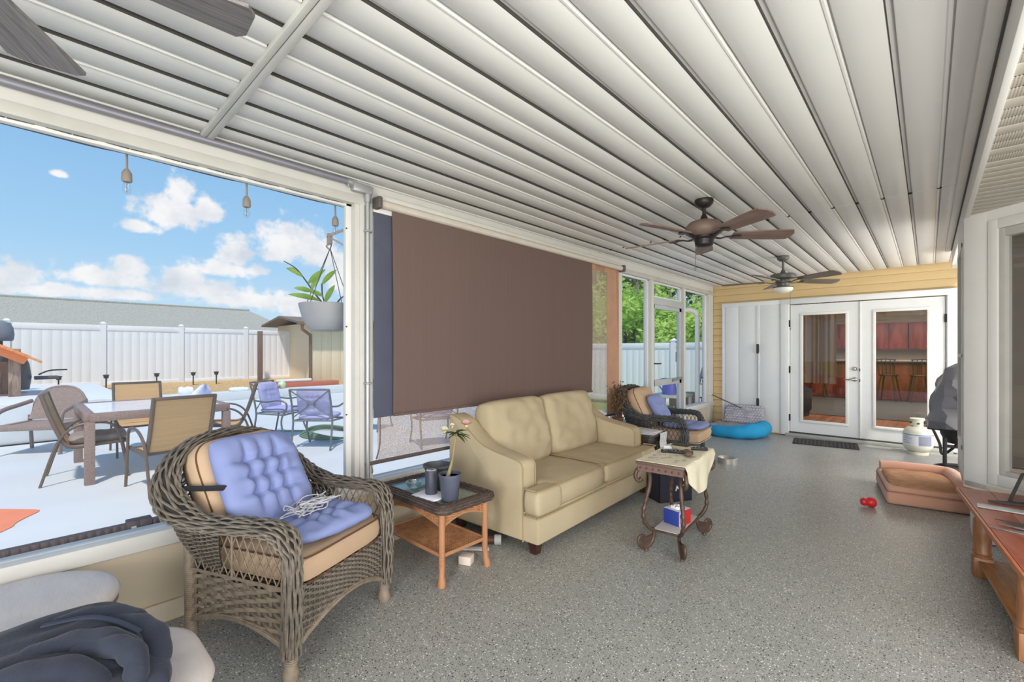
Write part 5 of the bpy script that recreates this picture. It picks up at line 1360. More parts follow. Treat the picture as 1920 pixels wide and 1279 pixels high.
# ---------------------------------------------- iron scroll table
it = thing('iron_console_table', 'dark iron scroll-legged side table in front of the sofa', 'side table', (-1.335, 3.20, 0), math.radians(5))
IR = mat('rusty_iron', (74,60,52), .45, metal=.35, rgb2=(104,82,72), vscale=22)
hx, hy = .088, .215
for sx in (-1, 1):
    for sy in (-1, 1):
        e = Vector((sx*.56, sy*.83, 0))
        b0 = Vector((sx*hx, sy*hy, 0))
        q = lambda r, z: b0+e*r+Vector((0,0,z))
        A = spline([q(.098,.505), q(.120,.492), (q(.146,.520)), q(.134,.566), q(.092,.588), q(.050,.570), q(.030,.515), q(.034,.45), q(.060,.36), q(.082,.28), q(.076,.21), q(.040,.163), q(0,.14)], 7)
        m = MB(); rr = []
        for i, p in enumerate(A):
            z = p.z; tw = .0025*math.sin(i*1.25) if .2 < z < .42 else 0
            rr.append(.0135+tw)
        rr[0] = .019; rr[1] = .018
        m.tube(A, rr, 10)
        Bp = spline([q(0,.145), q(-.004,.10), q(.015,.055), q(.055,.026), q(.098,.034), q(.122,.070), q(.112,.105), q(.085,.112), q(.07,.095)], 6)
        m.tube(Bp, .0115, 8)
        n_ = e.cross(Vector((0,0,1))).normalized()
        poly = [p for p in Bp[4:]]
        A1 = [m.bm.verts.new(p+n_*.005) for p in poly]; A2 = [m.bm.verts.new(p-n_*.005) for p in poly]
        m.bm.faces.new(A1); m.bm.faces.new(A2[::-1])
        m.lathe([(.010, 0), (.016, .006), (.014, .018), (.006, .026)], q(.06, 0), 10)
        m.build('leg', IR, it)
m = MB(); m.box((0, 0, .140), (2*hx+.02, 2*hy+.02, .014), .003); m.build('shelf_frame', IR, it)
m = MB(); m.box((0, 0, .1485), (2*hx, 2*hy, .006), .002); m.build('shelf_tile', mat('grey_tile', (190,182,180), .3), it)
m = MB(); m.box((0, 0, .627), (.325, .72, .020), .006); m.build('top', mat('table_top_brown', (104,86,74), .4), it)
m = MB()
for s in (-1, 1):
    m.b(s*.148-.004, s*.148+.004, -.345, .345, .572, .617); m.b(-.148, .148, s*.345-.004, s*.345+.004, .572, .617)
m.build('apron', mat('apron_rust', (128,100,92), .5, metal=.3), it)
m = MB()
for k in range(7): m.ball((-.13+k*.043, -.350, .595), .007, 8); m.ball((-.13+k*.043, .350, .595), .007, 8)
for k in range(14): m.ball((.153, -.32+k*.049, .595), .007, 8); m.ball((-.153, -.32+k*.049, .595), .007, 8)
m.build('rivets', IR, it, kind='stuff')
# runner cloth lying across the table and hanging over its open side
CL = mat('cream_runner_cloth', (232,222,196), .85, var=.04, vscale=9, bump=.15, bscale=200)
rc = MB()
def runner(u, v):
    y = -.345+u*.70
    s_ = v*1.0
    drop = .035+.20*max(0, math.cos((y+.03)/.37*PI/2))**.75
    flat = .325
    L_ = flat+drop; a = s_*L_; wv = .008*math.sin(y*22)
    if a < flat: return Vector((-.160+a, y, .6395))
    k = a-flat
    return Vector((.166+.012*min(1, k*30)+wv*min(1, k*8)+.02*k, y*(1-.25*k/.24), .6385-k))
rc.sheet(runner, 40, 30, .003)
rc = rc.build('table_runner', CL); rc.location = it.location; rc.rotation_euler = it.rotation_euler; tag(rc, 'cream embroidered runner draped over the iron scroll table', 'tablecloth')
em = MB(); R5 = random.Random(11)
for k in range(34):
    x, y = R5.uniform(-.13, .13), R5.uniform(-.32, -.02)
    r = R5.uniform(.006, .013); a0 = R5.random()*6
    for j in range(5):
        a = a0+j*2*PI/5; c = Vector((x+r*math.cos(a), y+r*math.sin(a), .6415))
        em.quad([c+Vector((r*.55*math.cos(b_), r*.4*math.sin(b_), 0)) for b_ in (a, a+PI/2, a+PI, a+3*PI/2)])
em.build('embroidery', mat('violet_grey_thread', (128,122,140), .9), rc, kind='stuff')
def on_table(o, x, y, z=.642, rz=0):
    c, s = math.cos(math.radians(5)), math.sin(math.radians(5))
    o.location = (it.location.x+c*x-s*y, it.location.y+s*x+c*y, z); o.rotation_euler = (0, 0, math.radians(5)+rz)
def remote(label, x, y, rz, L_=.15, w=.042, m_=BLACK):
    t = thing('remote_control', label, 'remote control', group='remotes on the iron table')
    on_table(t, x, y, .642, rz)
    m = MB(); m.box((0, 0, .010), (w, L_, .020), .006); m.build('body', m_, t)
    m = MB()
    for j in range(5):
        for i in range(2): m.box((-.009+.018*i, -L_*.35+j*L_*.16, .0205), (.009, .009, .003), .001)
    m.build('buttons', mat('remote_buttons', (150,150,152), .5), t)
remote('short black remote nearest the embroidered flowers', -.055, .02, -.9, .12)
remote('black remote lying crosswise in front of the tan box', .02, .03, -1.3, .17)
remote('black remote at the far end of the iron table', .075, .22, -1.1, .16, .05)
remote('black remote tucked behind the tan box', -.06, .21, -.6, .14)
bx = thing('trinket_box', 'small tan box with dark lid edge among the remotes', 'box'); on_table(bx, .0, .115, .642, -.15)
m = MB(); m.box((0,0,.021), (.115, .075, .042), .004); m.build('body', mat('tan_tile_box', (164,150,124), .6), bx)
m = MB(); m.box((0,0,.045), (.122, .08, .007), .002); m.build('lid', mat('dark_lid', (58,52,46), .5), bx)
m = MB(); m.cushion(.13, .05, .045, n=14, p=3, q=.5); m = m.build('glasses_case', mat('brown_case', (104,80,72), .4)); on_table(m, .085, -.02, .663, -1.15); tag(m, 'oval brown glasses case nearest the hanging end of the runner', 'case')
m = MB(); m.cushion(.10, .07, .03, n=12, wr=.6); m = m.build('white_tissue', mat('white_tissue', (236,236,238), .9)); on_table(m, -.085, .13, .655); tag(m, 'small white crumpled tissue left of the tan box', 'tissue')
tb = thing('tissue_box', 'blue and red tissue box with white top on the lower shelf', 'tissue box', (-1.325, 3.19, .152), math.radians(-12))
w_, l_, h_ = .062, .072, .105
m = MB(); m.b(-w_, w_, -l_, l_, 0, h_, .002); m.build('body', mat('blue_card', (44,66,150), .5), tb)
m = MB(); m.b(w_, w_+.0012, -l_+.028, l_-.002, .002, h_-.003); m.build('red_side', mat('red_card', (196,44,46), .5), tb)
m = MB(); m.b(w_, w_+.0014, -l_+.002, -l_+.026, .002, h_-.003); m.build('pale_strip', mat('pale_card', (204,168,190), .5), tb)
m = MB(); m.b(w_+.0012, w_+.0020, -l_+.012, -l_+.02, .02, .085); m.build('print', mat('dark_print', (90,84,80), .6), tb)
m = MB(); m.b(-w_+.002, w_-.001, -l_+.002, l_-.002, h_, h_+.0015); m.build('white_top', mat('white_card', (236,234,238), .6), tb)
m = MB(); m.b(-.02, .02, .044, .053, h_+.0012, h_+.0028); m.build('pull_tab', mat('red_card', (196,44,46)), tb)
m = MB(); m.cushion(.07, .07, .03, RT((0, -.005, h_+.004)), n=12, wr=.9); m.build('tissue', mat('white_tissue', (236,236,238)), tb)
# black storage bin with white marks
sb = thing('storage_bin', 'black fabric bin with white lettering on the floor by the sofa', 'bin', (-1.79, 4.12, 0), math.radians(-32))
BK = mat('black_fabric', (40,40,50), .85)
m = MB(); a, b_, h = .105, .17, .255
m.prism([(-a,-b_), (a,-b_), (a,b_), (-a,b_)], .01)
for x0, x1, y0, y1 in ((-a, -a+.008, -b_, b_), (a-.008, a, -b_, b_), (-a, a, -b_, -b_+.008), (-a, a, b_-.008, b_)): m.b(x0, x1, y0, y1, 0, h)
m.tube([(-a, -b_, h), (a, -b_, h), (a, b_, h), (-a, b_, h)], .006, 6, closed=True); m.build('body', BK, sb)
WM = mat('white_print', (228,228,230), .7)
m = MB(); s = a+.0008
def strokes(m, P, w): 
    for p, q in zip(P, P[1:]): m.bar((s, p[0], p[1]), (s, q[0], q[1]), w, .0008, up=(1,0,0))
strokes(m, [(.06,.175), (.075,.215), (.085,.185), (.10,.225)], .010)
strokes(m, [(.0,.10), (.012,.145), (.025,.115), (.04,.15)], .010); strokes(m, [(.05,.12), (.065,.155), (.075,.135)], .010); strokes(m, [(.085,.14), (.10,.175), (.11,.15)], .010)
m.build('white_lettering', WM, sb)

# dark side table with papers beyond the sofa arm
dt = thing('dark_side_table', 'low dark side table with papers between sofa and far wicker chair', 'side table', (-2.36, 4.50, 0))
DW = wood('dark_table_wood', (44,38,36), (66,58,54))
m = MB(); m.box((0,0,.505), (.58, .38, .03), .005); m.box((0,0,.46), (.52, .32, .06), .003); m.build('top', DW, dt)
for sx in (-1, 1):
    for sy in (-1, 1):
        m = MB(); m.b(sx*.25-.02, sx*.25+.02, sy*.15-.02, sy*.15+.02, 0, .44); m.build('leg', DW, dt)
for k, (x, y, z, rz, lab) in enumerate(((-2.22, 4.47, .52, .1, 'lower folded newspaper on the dark side table'), (-2.24, 4.53, .528, -.15, 'upper folded newspaper on the dark side table'))):
    m = MB(); m.box((0,0,.004), (.30, .24, .007), .001); 
    m = m.build('newspaper', mat('newsprint', (226,226,226), .8, rgb2=(190,190,194), vscale=30, stretch=(1,9,1))); m.location = (x, y, z); m.rotation_euler = (0,0,rz); tag(m, lab, 'newspaper', 'newspapers on the dark side table')
m = MB(); m.sheet(lambda u, v: Vector((.004*math.sin(v*7), (u-.5)*.16, -v*.15)), 6, 8, .002); m = m.build('hanging_paper', mat('patterned_paper', (196,194,198), .8, rgb2=(226,224,226), vscale=40)); m.location = (-2.06, 4.60, .522); tag(m, 'patterned paper hanging over the edge of the dark side table', 'paper')
dp = thing('dried_plant', 'dried brown bushy plant in a pot behind the sofa arm', 'potted plant', (-2.60, 4.60, .52))
m = MB(); m.lathe([(0,0), (.05,0), (.068,.11), (.062,.11), (.05,.10), (0,.10)], n=18); m.build('pot', mat('brown_pot', (112,78,60), .7), dp)
R6 = random.Random(5); V, F = [], []
tw = MB()
for k in range(16):
    a = R6.uniform(0, 2*PI); h = R6.uniform(.20, .40); r = R6.uniform(.02, .12)
    P = spline([(0,0,.10), (r*.4*math.cos(a), r*.4*math.sin(a), .10+h*.5), (r*math.cos(a), r*math.sin(a), .10+h)], 4); tw.tube(P, .003, 4)
    for j in range(26):
        c = P[R6.randrange(3, len(P))]+Vector((R6.gauss(0,.018), R6.gauss(0,.018), R6.gauss(0,.018))); u = Vector((R6.gauss(0,1), R6.gauss(0,1), R6.gauss(0,1))).normalized(); w = u.cross(Vector((R6.gauss(0,1), R6.gauss(0,1), R6.gauss(0,1)))).normalized(); i = len(V)
        V += [c-u*.018, c+w*.008, c+u*.018, c-w*.008]; F.append((i, i+1, i+2, i+3))
tw.build('twigs', mat('dry_twig', (84,66,50), .9), dp, kind='stuff')
me = bpy.data.meshes.new('dry_leaves'); me.from_pydata(V, [], F); me.materials.append(mat('dry_dark_leaf', (84,70,46), .8, rgb2=(132,98,66), vscale=30)); o = bpy.data.objects.new('dry_leaves', me); COL.objects.link(o); o.parent = dp; o['kind'] = 'stuff'

# steel dog bowl
db = MB(); db.lathe([(0,.006), (.082,.006), (.100,.062), (.106,.066), (.112,.060), (.110,.0), (.0,.0)], n=32); db = db.build('dog_bowl', mat('steel_bowl', (186,182,174), .4, metal=.55)); db.location = (-1.83, 5.93, 0); tag(db, 'stainless steel pet bowl on the floor behind the iron table', 'bowl')

# ---------------------------------------------- pet beds by the far wall
bb = thing('blue_pet_bed', 'bright blue pet bed with grey lining against the white boarding', 'pet bed', (-2.3, 8.0, 0))
CY_ = mat('cyan_cloth', (36,150,200), .8, var=.08, bump=.15, bscale=40); GF = mat('grey_plush', (176,170,172), .95, rgb2=(138,130,130), vscale=26, bump=.8, bscale=60)
m = MB(); P = spline([(-.42,-.20,.09), (-.25,-.34,.085), (.05,-.36,.095), (.24,-.28,.12), (.33,-.05,.12), (.32,.22,.12)], 6)
m.tube(P, [.075+.045*min(1, i/len(P)*1.6)+.006*math.sin(i*1.1) for i in range(len(P))], 14); m.build('bolster', CY_, bb)
m = MB(); m.cushion(.78, .68, .16, RT((-.07, -.02, .085)), n=20, wr=.5, seed=3); m.build('lining', GF, bb)
gb_ = thing('grey_pet_cushion', 'grey quilted pet cushion leaning on the white boards above the blue bed', 'pet bed', (-2.30, 8.33, 0))
m = MB(); m.cushion(.64, .36, .17, RT((0, 0, .29), (math.radians(66), 0, 0)), n=26, p=6, q=.4, wr=.1, seed=6); m.build('body', mat('grey_quilt', (178,174,182), .9, rgb2=(140,136,144), vscale=9, bump=.5, bscale=30, stretch=(1,3,3)), gb_)
m = MB()
for r in range(7):
    for c in range(13):
        m.tube([RT((0,0,.29), (math.radians(66),0,0)) @ Vector((-.28+c*.045+ (.022 if r % 2 else 0), -.14+r*.045, .078)), RT((0,0,.29), (math.radians(66),0,0)) @ Vector((-.255+c*.045+(.022 if r % 2 else 0), -.125+r*.045, .078))], .010, 5)
m.build('quilting', mat('pale_quilt', (206,202,208), .9), gb_, kind='stuff')
rp = MB(); R7 = random.Random(9)
rp.tube(spline([(R7.uniform(-.12,.12), R7.uniform(-.1,.1), R7.uniform(.03,.13)) for _ in range(16)], 5), .020, 7)
rp = rp.build('dark_rope', mat('dark_rope', (92,86,84), .95, bump=1, bscale=80)); rp.location = (-2.72, 8.30, 0); tag(rp, 'bundle of dark grey rope on the floor in the corner by the siding', 'rope')
po_ = thing('leaning_pole', 'thin dark pole with a pale tip leaning in the corner above the pet bed', 'pole', (0,0,0))
m = MB(); m.tube([(-2.80, 8.20, .62), (-2.30, 8.30, .395)], .008, 8); m.build('shaft', mat('dark_pole', (74,66,60), .5), po_)
m = MB(); m.tube([(-2.845, 8.19, .64), (-2.79, 8.203, .615)], .012, 8); m.build('tip', mat('pale_tip', (224,220,212), .5), po_)
# door mat
dm = thing('door_mat', 'black rubber grid mat on the floor before the French doors', 'door mat', (-1.13, 8.10, 0), math.radians(8))
RB = mat('black_rubber', (44,43,44), .7)
m = MB(); m.b(-.40, .40, -.25, .25, 0, .008, .003); m.build('base', RB, dm)
m = MB()
for i in range(16):
    for j in range(10):
        m.box((-.366+i*.0488, -.219+j*.0487, .010), (.036, .036, .008), .003)
m.build('rubber_studs', mat('worn_rubber', (66,64,63), .8), dm, kind='stuff')
m = MB()
for i in range(9): m.b(-.352+i*.088-.0025, -.352+i*.088+.0025, -.24, .24, .008, .0115)
m.build('grid_lines', mat('grid_grey', (112,110,108), .7), dm)
# pink pet bed, red toy, white bin
pb = thing('pink_pet_bed', 'dusty pink bolstered pet bed on the floor below the bay window', 'pet bed', (-.045, 5.76, 0), math.radians(9))
PK = mat('dusty_pink_plush', (204,154,130), .9, var=.05, vscale=3, bump=.12, bscale=200, sheen=.3); PKT = mat('tan_sherpa', (190,146,110), .95, rgb2=(164,116,82), vscale=18, bump=.6, bscale=90, stretch=(1,3,1))
m = MB(); m.box((0, 0, .06), (.60, .84, .115), .028, seg=3); m.build('base', PK, pb)
m = MB(); m.box((0, -.005, .135), (.595, .83, .06), .028, seg=3); m.build('upper_tier', PK, pb)
m = MB(); m.cushion(.50, .72, .06, RT((-.03, -.04, .165)), n=18, wr=.5, seed=2); m.build('sleeping_pad', PKT, pb)
m = MB(); m.tube(spline([(-.27, .36, .185), (-.1, .37, .19), (.12, .37, .19), (.24, .33, .19), (.265, .2, .185), (.265, 0, .18), (.26, -.2, .175), (.25, -.36, .165)], 6), 1, 14, flat=(.062, .058)); m.build('bolster', PK, pb)
m = MB(); m.tube(rrect(.30, .42, .118, .03), .004, 5, closed=True); m.build('seam', mat('pink_seam', (168,118,98), .9), pb)
rt = thing('rubber_toy', 'red rubber pet toy on the floor in front of the pink bed', 'toy', (-.385, 5.09, .043), math.radians(25))
RR = mat('red_rubber', (208,38,44), .35)
m = MB(); m.lathe([(.012,-.062), (.026,-.058), (.034,-.045), (.034,-.03), (.028,-.018), (.040,-.002), (.043,.018), (.040,.038), (.026,.050), (.012,.052)], n=20, M=Matrix.Rotation(PI/2, 4, 'Y')); m.build('body', RR, rt)
m = MB(); m.lathe([(0,.0505), (.013,.0525), (.013,.05)], n=14, M=Matrix.Rotation(PI/2, 4, 'Y')); m.build('hole', mat('dark_hole', (40,18,18), .9), rt)
m = MB(); m.b(0, .26, 0, .30, 0, .24, .03); m = m.build('white_tub', mat('white_tub', (232,230,226), .4)); m.location = (.238, 4.66, 0); tag(m, 'white plastic tub under the far end of the reddish table', 'tub')

# ---------------------------------------------- propane tank and covered grill
pr = thing('propane_tank', 'white propane tank standing in front of the right French door', 'gas tank', (-.10, 8.16, 0), math.radians(-20))
TK = mat('cream_tank_paint', (226,222,204), .4)
m = MB(); m.lathe([(.10,.0), (.11,.0), (.112,.03), (.105,.035)], n=24); m.lathe([(.06,.03), (.12,.05), (.15,.09), (.155,.12), (.155,.27), (.148,.31), (.12,.35), (.07,.372), (0,.376)], n=32); m.build('body', TK, pr)
m = MB(); m.lathe([(.1562,.125), (.1562,.265)], n=32)
for f_ in list(m.bm.faces)[24:]: pass
m.build('label_wrap', mat('white_label', (228,230,236), .5), pr)
m = MB(); m.lathe([(.1568,.262), (.1568,.272)], n=32); m.build('blue_band', mat('blue_band', (110,140,168), .5), pr)
m = MB()
m.grid(lambda u, v: Vector((.1575*math.cos(-1.15+u*.95), .1575*math.sin(-1.15+u*.95), .13+v*.125)), 10, 3); m.build('grey_label', mat('grey_label', (150,152,168), .5), pr)
m = MB()
for k, (u0, z, w) in enumerate(((-2.3,.24,.5), (-2.3,.215,.7), (-2.3,.185,.4), (-2.3,.155,.6), (-1.1,.15,.4))):
    m.grid(lambda u, v: Vector((.1585*math.cos(u0+u*w), .1585*math.sin(u0+u*w), z+v*.005)), 8, 2)
m.build('label_print', mat('label_print', (120,128,150), .6), pr)
m = MB()
for s in range(3):
    a0 = s*2*PI/3+.3
    m.grid(lambda u, v: Vector(((.082)*math.cos(a0+u*1.35), .082*math.sin(a0+u*1.35), .355+v*.115)), 10, 3)
m.lathe([(.080,.455), (.086,.46), (.086,.475), (.080,.478)], n=24); m.build('collar', TK, pr)
m = MB()
for s in range(3):
    a0 = s*2*PI/3+.3+.67; m.ball((.083*math.cos(a0), .083*math.sin(a0), .415), .022, 10, (.7,.9,.55))
m.build('handle_holes', mat('olive_dark', (92,90,66), .7), pr)
m = MB(); m.tube([(0,0,.37), (0,0,.45)], .016, 10); m.box((0,-.03,.42), (.03,.05,.03), .005); m.lathe([(.03,.45), (.035,.455), (.03,.475), (0,.475)], n=12); m.build('valve', mat('brass', (160,130,70), .35, metal=.8), pr)
gr = thing('covered_grill', 'smoker grill under a shiny grey cover beside the propane tank', 'grill', (.34, 7.10, 0))
CV = mat('grey_vinyl_cover', (104,104,112), .25, var=.1, vscale=4, spec=.7)
def cover(u, v):
    a = u*2*PI; z = .56+.70*v
    r = .37-.06*v-.17*v**3
    if v > .94: r *= 1-((v-.94)/.06)**2*.5
    fold = .020*math.sin(a*5+2.2*v+1)*(1-v*.6)
    q = Vector((math.cos(a)*1.9, math.sin(a)*1.9, v*3.6+a*.0))
    fold += .09*(abs(noise.noise(q))-.2)*(1-.45*v)-.030*abs(math.sin(a*3.5+2.6*v+.6))*(1-v)-.022*abs(math.sin(a*6+4.2*v))*(1-v*.7)
    r += fold+.05*math.exp(-((v-.05)/.08)**2)*max(0, math.cos(a-PI*1.08))
    return Vector((r*math.cos(a), r*.85*math.sin(a), z-.05*(1-v)**6*max(0, math.cos(a-PI*1.1))))
m = MB(); V = m.grid(cover, 30, 12, cu=True)
m.bm.faces.new([V[i][-1] for i in range(30)]); bmesh.ops.triangulate(m.bm, faces=m.bm.faces[:]); m.build('cover', CV, gr, sharp=.33)
m = MB(); m.tube([cover(i/72, 0)+Vector((0,0,-.005)) for i in range(72)], .008, 6, closed=True); m.build('cover_hem', BLACK, gr)
DKM = mat('dark_grill_metal', (52,54,56), .5, metal=.3)
m = MB(); m.lathe([(0,.36), (.20,.36), (.24,.45), (.25,.60), (0,.62)], n=24); m.build('body', DKM, gr)
for x, y in ((-.20, -.16), (.20, -.16), (-.2, .16), (.2, .16)):
    m = MB(); m.bar((x, y, .0), (x, y, .42), .03, .03, .004); m.build('leg', DKM, gr)
m = MB(); m.bar((-.2, -.16, .33), (.2, -.16, .33), .02, .03); m.bar((-.2, -.16, .12), (.2, -.16, .12), .02, .02); m.build('stretcher', DKM, gr)
m = MB(); m.lathe([(0,.0), (.30,.0), (.31,.02), (.30,.07), (.285,.07), (.28,.03), (0,.03)], n=32); o = m.build('ash_tray', mat('dark_tray', (58,62,64), .4, metal=.3), gr)
m = MB()
for k in range(3): m.box((.06, -.19, .30+.045*k), (.26, .03, .018), .006)
m.build('white_louvre', mat('white_louvre', (216,216,214), .5), gr)
m = MB(); m.tube(spline([(-.30, .45, .44), (-.24, .2, .30), (-.22, -.05, .22), (-.12, -.16, .34), (-.05, -.12, .50)], 6), .014, 8); m.build('gas_hose', BLACK, gr)

# ---------------------------------------------- reddish table at the right edge
tl = thing('reddish_coffee_table', 'reddish wooden table with turned legs and oak shelf at the right edge', 'table', (.15, 4.20, 0), math.radians(-84.4))
# local x runs towards the viewer, local y to the right (+X)
TOPW = wood('reddish_table_top', (142,70,48), (164,88,62), (2,9,9), .35, 2); OAK = wood('oak_shelf', (158,104,58), (190,136,82), (1.5,9,9), .4, 3); LGW = wood('turned_leg_wood', (142,92,58), (172,118,78), (9,9,1.5), .35, 3)
L_, D_ = 1.48, .58
for k in range(4):
    m = MB(); m.b(.0, L_, k*D_/4+.0006, (k+1)*D_/4-.0006, .456, .480, .0015); m.build('top_board', TOPW, tl)
m = MB(); m.b(-.008, L_+.008, -.014, .0, .452, .480, .005); m.b(-.008, L_+.008, D_, D_+.014, .452, .480, .005); m.b(-.014, 0, -.014, D_+.014, .452, .480, .005); m.build('edge_moulding', wood('edge_wood', (170,96,62), (192,118,80), (2,9,9), .35), tl)
def skirt(m, x0, x1, y):
    P = [(x0, .456), (x1, .456), (x1, .385), (x1-.05, .392), (x1-.10, .425), (x0+.10, .425), (x0+.05, .392), (x0, .385)]
    m.prism(P, .018, Matrix(((1,0,0,0), (0,0,1,y), (0,1,0,0), (0,0,0,1))))
m = MB(); skirt(m, .20, 1.20, .035); skirt(m, .20, 1.20, D_-.05); m.build('skirt', LGW, tl)
for x in (.215, 1.15):
    for y in (.075, D_-.075):
        m = MB(); m.box((x, y, .42), (.082, .082, .07), .005)
        m.lathe([(.030,.385), (.040,.375), (.034,.362), (.041,.35), (.043,.25), (.041,.165), (.046,.155), (.046,.145), (.038,.138), (.047,.128), (.047,.118)], (x, y, 0), 22)
        m.box((x, y, .062), (.088, .088, .124), .005); m.build('leg', LGW, tl)
m = MB(); m.b(.19, 1.18, .05, D_-.05, .085, .105, .004); m.build('shelf', OAK, tl)
def on_bench(o, X, Y, z=.481, rot=(0,0,0)): o.location = (X, Y, z); o.rotation_euler = rot
m = MB(); m.box((0,0,.004), (.42, .085, .007), .002); m = m.build('flat_bar', mat('grey_glass_strip', (164,164,162), .2, rgb2=(188,188,184), vscale=20)); on_bench(m, .42, 3.78, .481, (0,0,-.02)); tag(m, 'long pale grey flat strip lying across the reddish table', 'strip')
m = MB(); m.prism([(0,0), (.20,.075), (.22,.02), (.06,-.012)], .012); m = m.build('black_wedge', mat('black_wedge', (44,42,42), .5)); on_bench(m, .265, 3.92, .481, (0,0,.1)); tag(m, 'black tapered tool lying behind the grey strip', 'tool')
lf = thing('glass_plate', 'thin dark-edged glass plate propped at the end of the reddish table', 'glass plate', (.36, 4.02, .481), math.radians(-38))
m = MB()
for p, q in (((0,0,0), (.42,0,0)), ((0,.10,.16), (.42,.10,.16)), ((0,0,0), (0,.10,.16)), ((.42,0,0), (.42,.10,.16))): m.bar(p, q, .012, .012)
m.build('frame', mat('dark_frame', (62,60,58), .4), lf)
m = MB(); m.quad([(.005,.002,.004), (.415,.002,.004), (.415,.098,.156), (.005,.098,.156)]); m.build('pane', glass('frame_glass', (.75,.75,.74), 2.5), lf)
SPT = mat('grey_utensil', (120,116,116), .4, metal=.5, rgb2=(160,156,154), vscale=30)
for k, (x, y, rz, lab) in enumerate(((.30, 3.36, -.06, 'long grey blade lying nearest the front edge of the reddish table'), (.34, 3.42, -.13, 'long grey blade lying just behind the nearest one'), (.33, 3.48, -.2, 'thin dark metal blade farthest back of the three'))):
    m = MB(); m.prism([(-.07,0), (.03,-.026), (.36,-.03), (.36,.014), (.05,.016)], .005); m = m.build('flat_utensil', SPT if k < 2 else mat('dark_blade', (82,78,78), .4, metal=.4)); on_bench(m, x, y, .481+k*.0055, (0,0,rz)); tag(m, lab, 'tool', 'blades on the reddish table')
kn = MB(); kn.ball((0,0,.018), .018, 12, (1.2,1,1)); kn.ball((.03,.012,.016), .014, 10); kn = kn.build('plastic_stub', mat('white_knob', (226,226,228), .4)); on_bench(kn, .465, 3.285, .481); tag(kn, 'small white plastic knob beside the grey blades', 'knob')
kb = MB(); kb.box((0,0,.011), (.16,.034,.02), .006); kb = kb.build('pocket_tool', BLACK); on_bench(kb, .575, 3.24, .481, (0,0,-.1)); tag(kb, 'black slim pocket tool beside the white knob on the reddish table', 'tool')

# ---------------------------------------------- covered stools in the left foreground, blanket
STC = mat('pale_vinyl_cover', (214,203,197), .5, var=.04, vscale=5, bump=.25, bscale=18, stretch=(1,3,1)); SKT = mat('brown_elastic_skirt', (146,126,114), .7, bump=.2, bscale=30)
def stool(label, cx, y0, y1, w, top, r, skirt_m):
    t = thing('covered_bench', label, 'bench', (cx, (y0+y1)/2, 0)); L2 = (y1-y0)/2
    out = rrect(w/2, L2, 0, r, 14)
    n = len(out)
    m = MB(); rings = []
    for s_, z in ((1.0, top-.045), (1.012, top-.028), (.998, top-.012), (.965, top-.003), (.90, top), (.6, top+.003), (.25, top+.004)):
        rings.append([m.bm.verts.new((p.x*s_, p.y*s_ if s_ > .89 else p.y*s_, z+ (.004*noise.noise(Vector((p.x*s_*14, p.y*s_*5, cx))) if s_ < .97 else 0))) for p in out])
    for A, B_ in zip(rings, rings[1:]):
        for j in range(n): m.bm.faces.new((A[j], A[(j+1) % n], B_[(j+1) % n], B_[j]))
    m.bm.faces.new(rings[-1]); m.build('top_cover', STC, t, sharp=3)
    m = MB(); rings = []
    for s_, z in ((1.004, top-.035), (1.0, top-.06), (.97, top-.10), (.93, top-.135), (.90, top-.14)):
        rings.append([m.bm.verts.new((p.x*s_+.006*math.sin(i*.55)*(top-.03-z)*9*p.x/w, p.y*s_+.006*math.sin(i*.55)*(top-.03-z)*9*(1 if p.y > 0 else -1), z)) for i, p in enumerate(out)])
    for A, B_ in zip(rings, rings[1:]):
        for j in range(n): m.bm.faces.new((A[j], A[(j+1) % n], B_[(j+1) % n], B_[j]))
    m.bm.faces.new(rings[-1]); m.build('skirt', skirt_m, t, sharp=3)
    for sx in (-1, 1):
        for sy in (-1, 1):
            m = MB(); m.tube([(sx*w*.36, sy*L2*.78, 0), (sx*w*.34, sy*L2*.75, top-.06)], .02, 8); m.build('leg', mat('stool_leg', (84,64,52), .5), t)
    return t
stool('pale covered bench with brown elastic skirt along the left wall', -2.535, -1.0, .275, .55, .425, .26, SKT)
stool('pale covered bench under the navy blanket in the near left corner', -1.80, -.85, .415, .56, .40, .20, mat('grey_elastic_skirt', (176,166,160), .6, bump=.2, bscale=30))
NV = mat('navy_fleece', (36,39,52), .95, rgb2=(50,55,70), vscale=4, bump=.25, bscale=90, sheen=.12)
bk = thing('folded_blanket', 'dark navy fleece blanket folded over the bench in the near left corner', 'blanket', (-1.79, -.02, .405))
m = MB(); m.cushion(.50, 1.02, .11, RT((-.01, -.19, .045), (0, 0, .03)), n=40, p=9, q=.3, corner=.05, wr=.25, seed=1); m.build('lower_fold', NV, bk, sharp=3)
m = MB(); m.cushion(.42, .98, .09, RT((-.055, -.22, .095), (0, .05, .05)), n=40, p=8, q=.35, corner=.06, wr=.5, seed=4); m.build('upper_fold', NV, bk, sharp=3)
FO = (([(-.215,.06,.125), (-.185,.16,.138), (-.13,.24,.128), (-.06,.285,.10), (.02,.30,.07)], .030, .020),
      ([(-.06,.02,.130), (-.01,.12,.148), (.05,.20,.140), (.12,.25,.10)], .034, .024),
      ([(.03,-.12,.128), (.07,.02,.142), (.12,.12,.128), (.19,.17,.07)], .036, .026),
      ([(.08,-.45,.12), (.12,-.15,.125), (.17,-.02,.11), (.215,.05,.075), (.235,.07,.02)], .036, .026),
      ([(.02,.12,.13), (.09,.20,.14), (.16,.235,.12), (.215,.225,.07)], .030, .026),
      ([(-.13,.21,.12), (-.05,.27,.115), (.05,.302,.095), (.15,.29,.06)], .032, .024),
      ([(.20,-.30,.10), (.225,-.08,.09), (.24,.08,.06), (.235,.20,.03)], .030, .026))
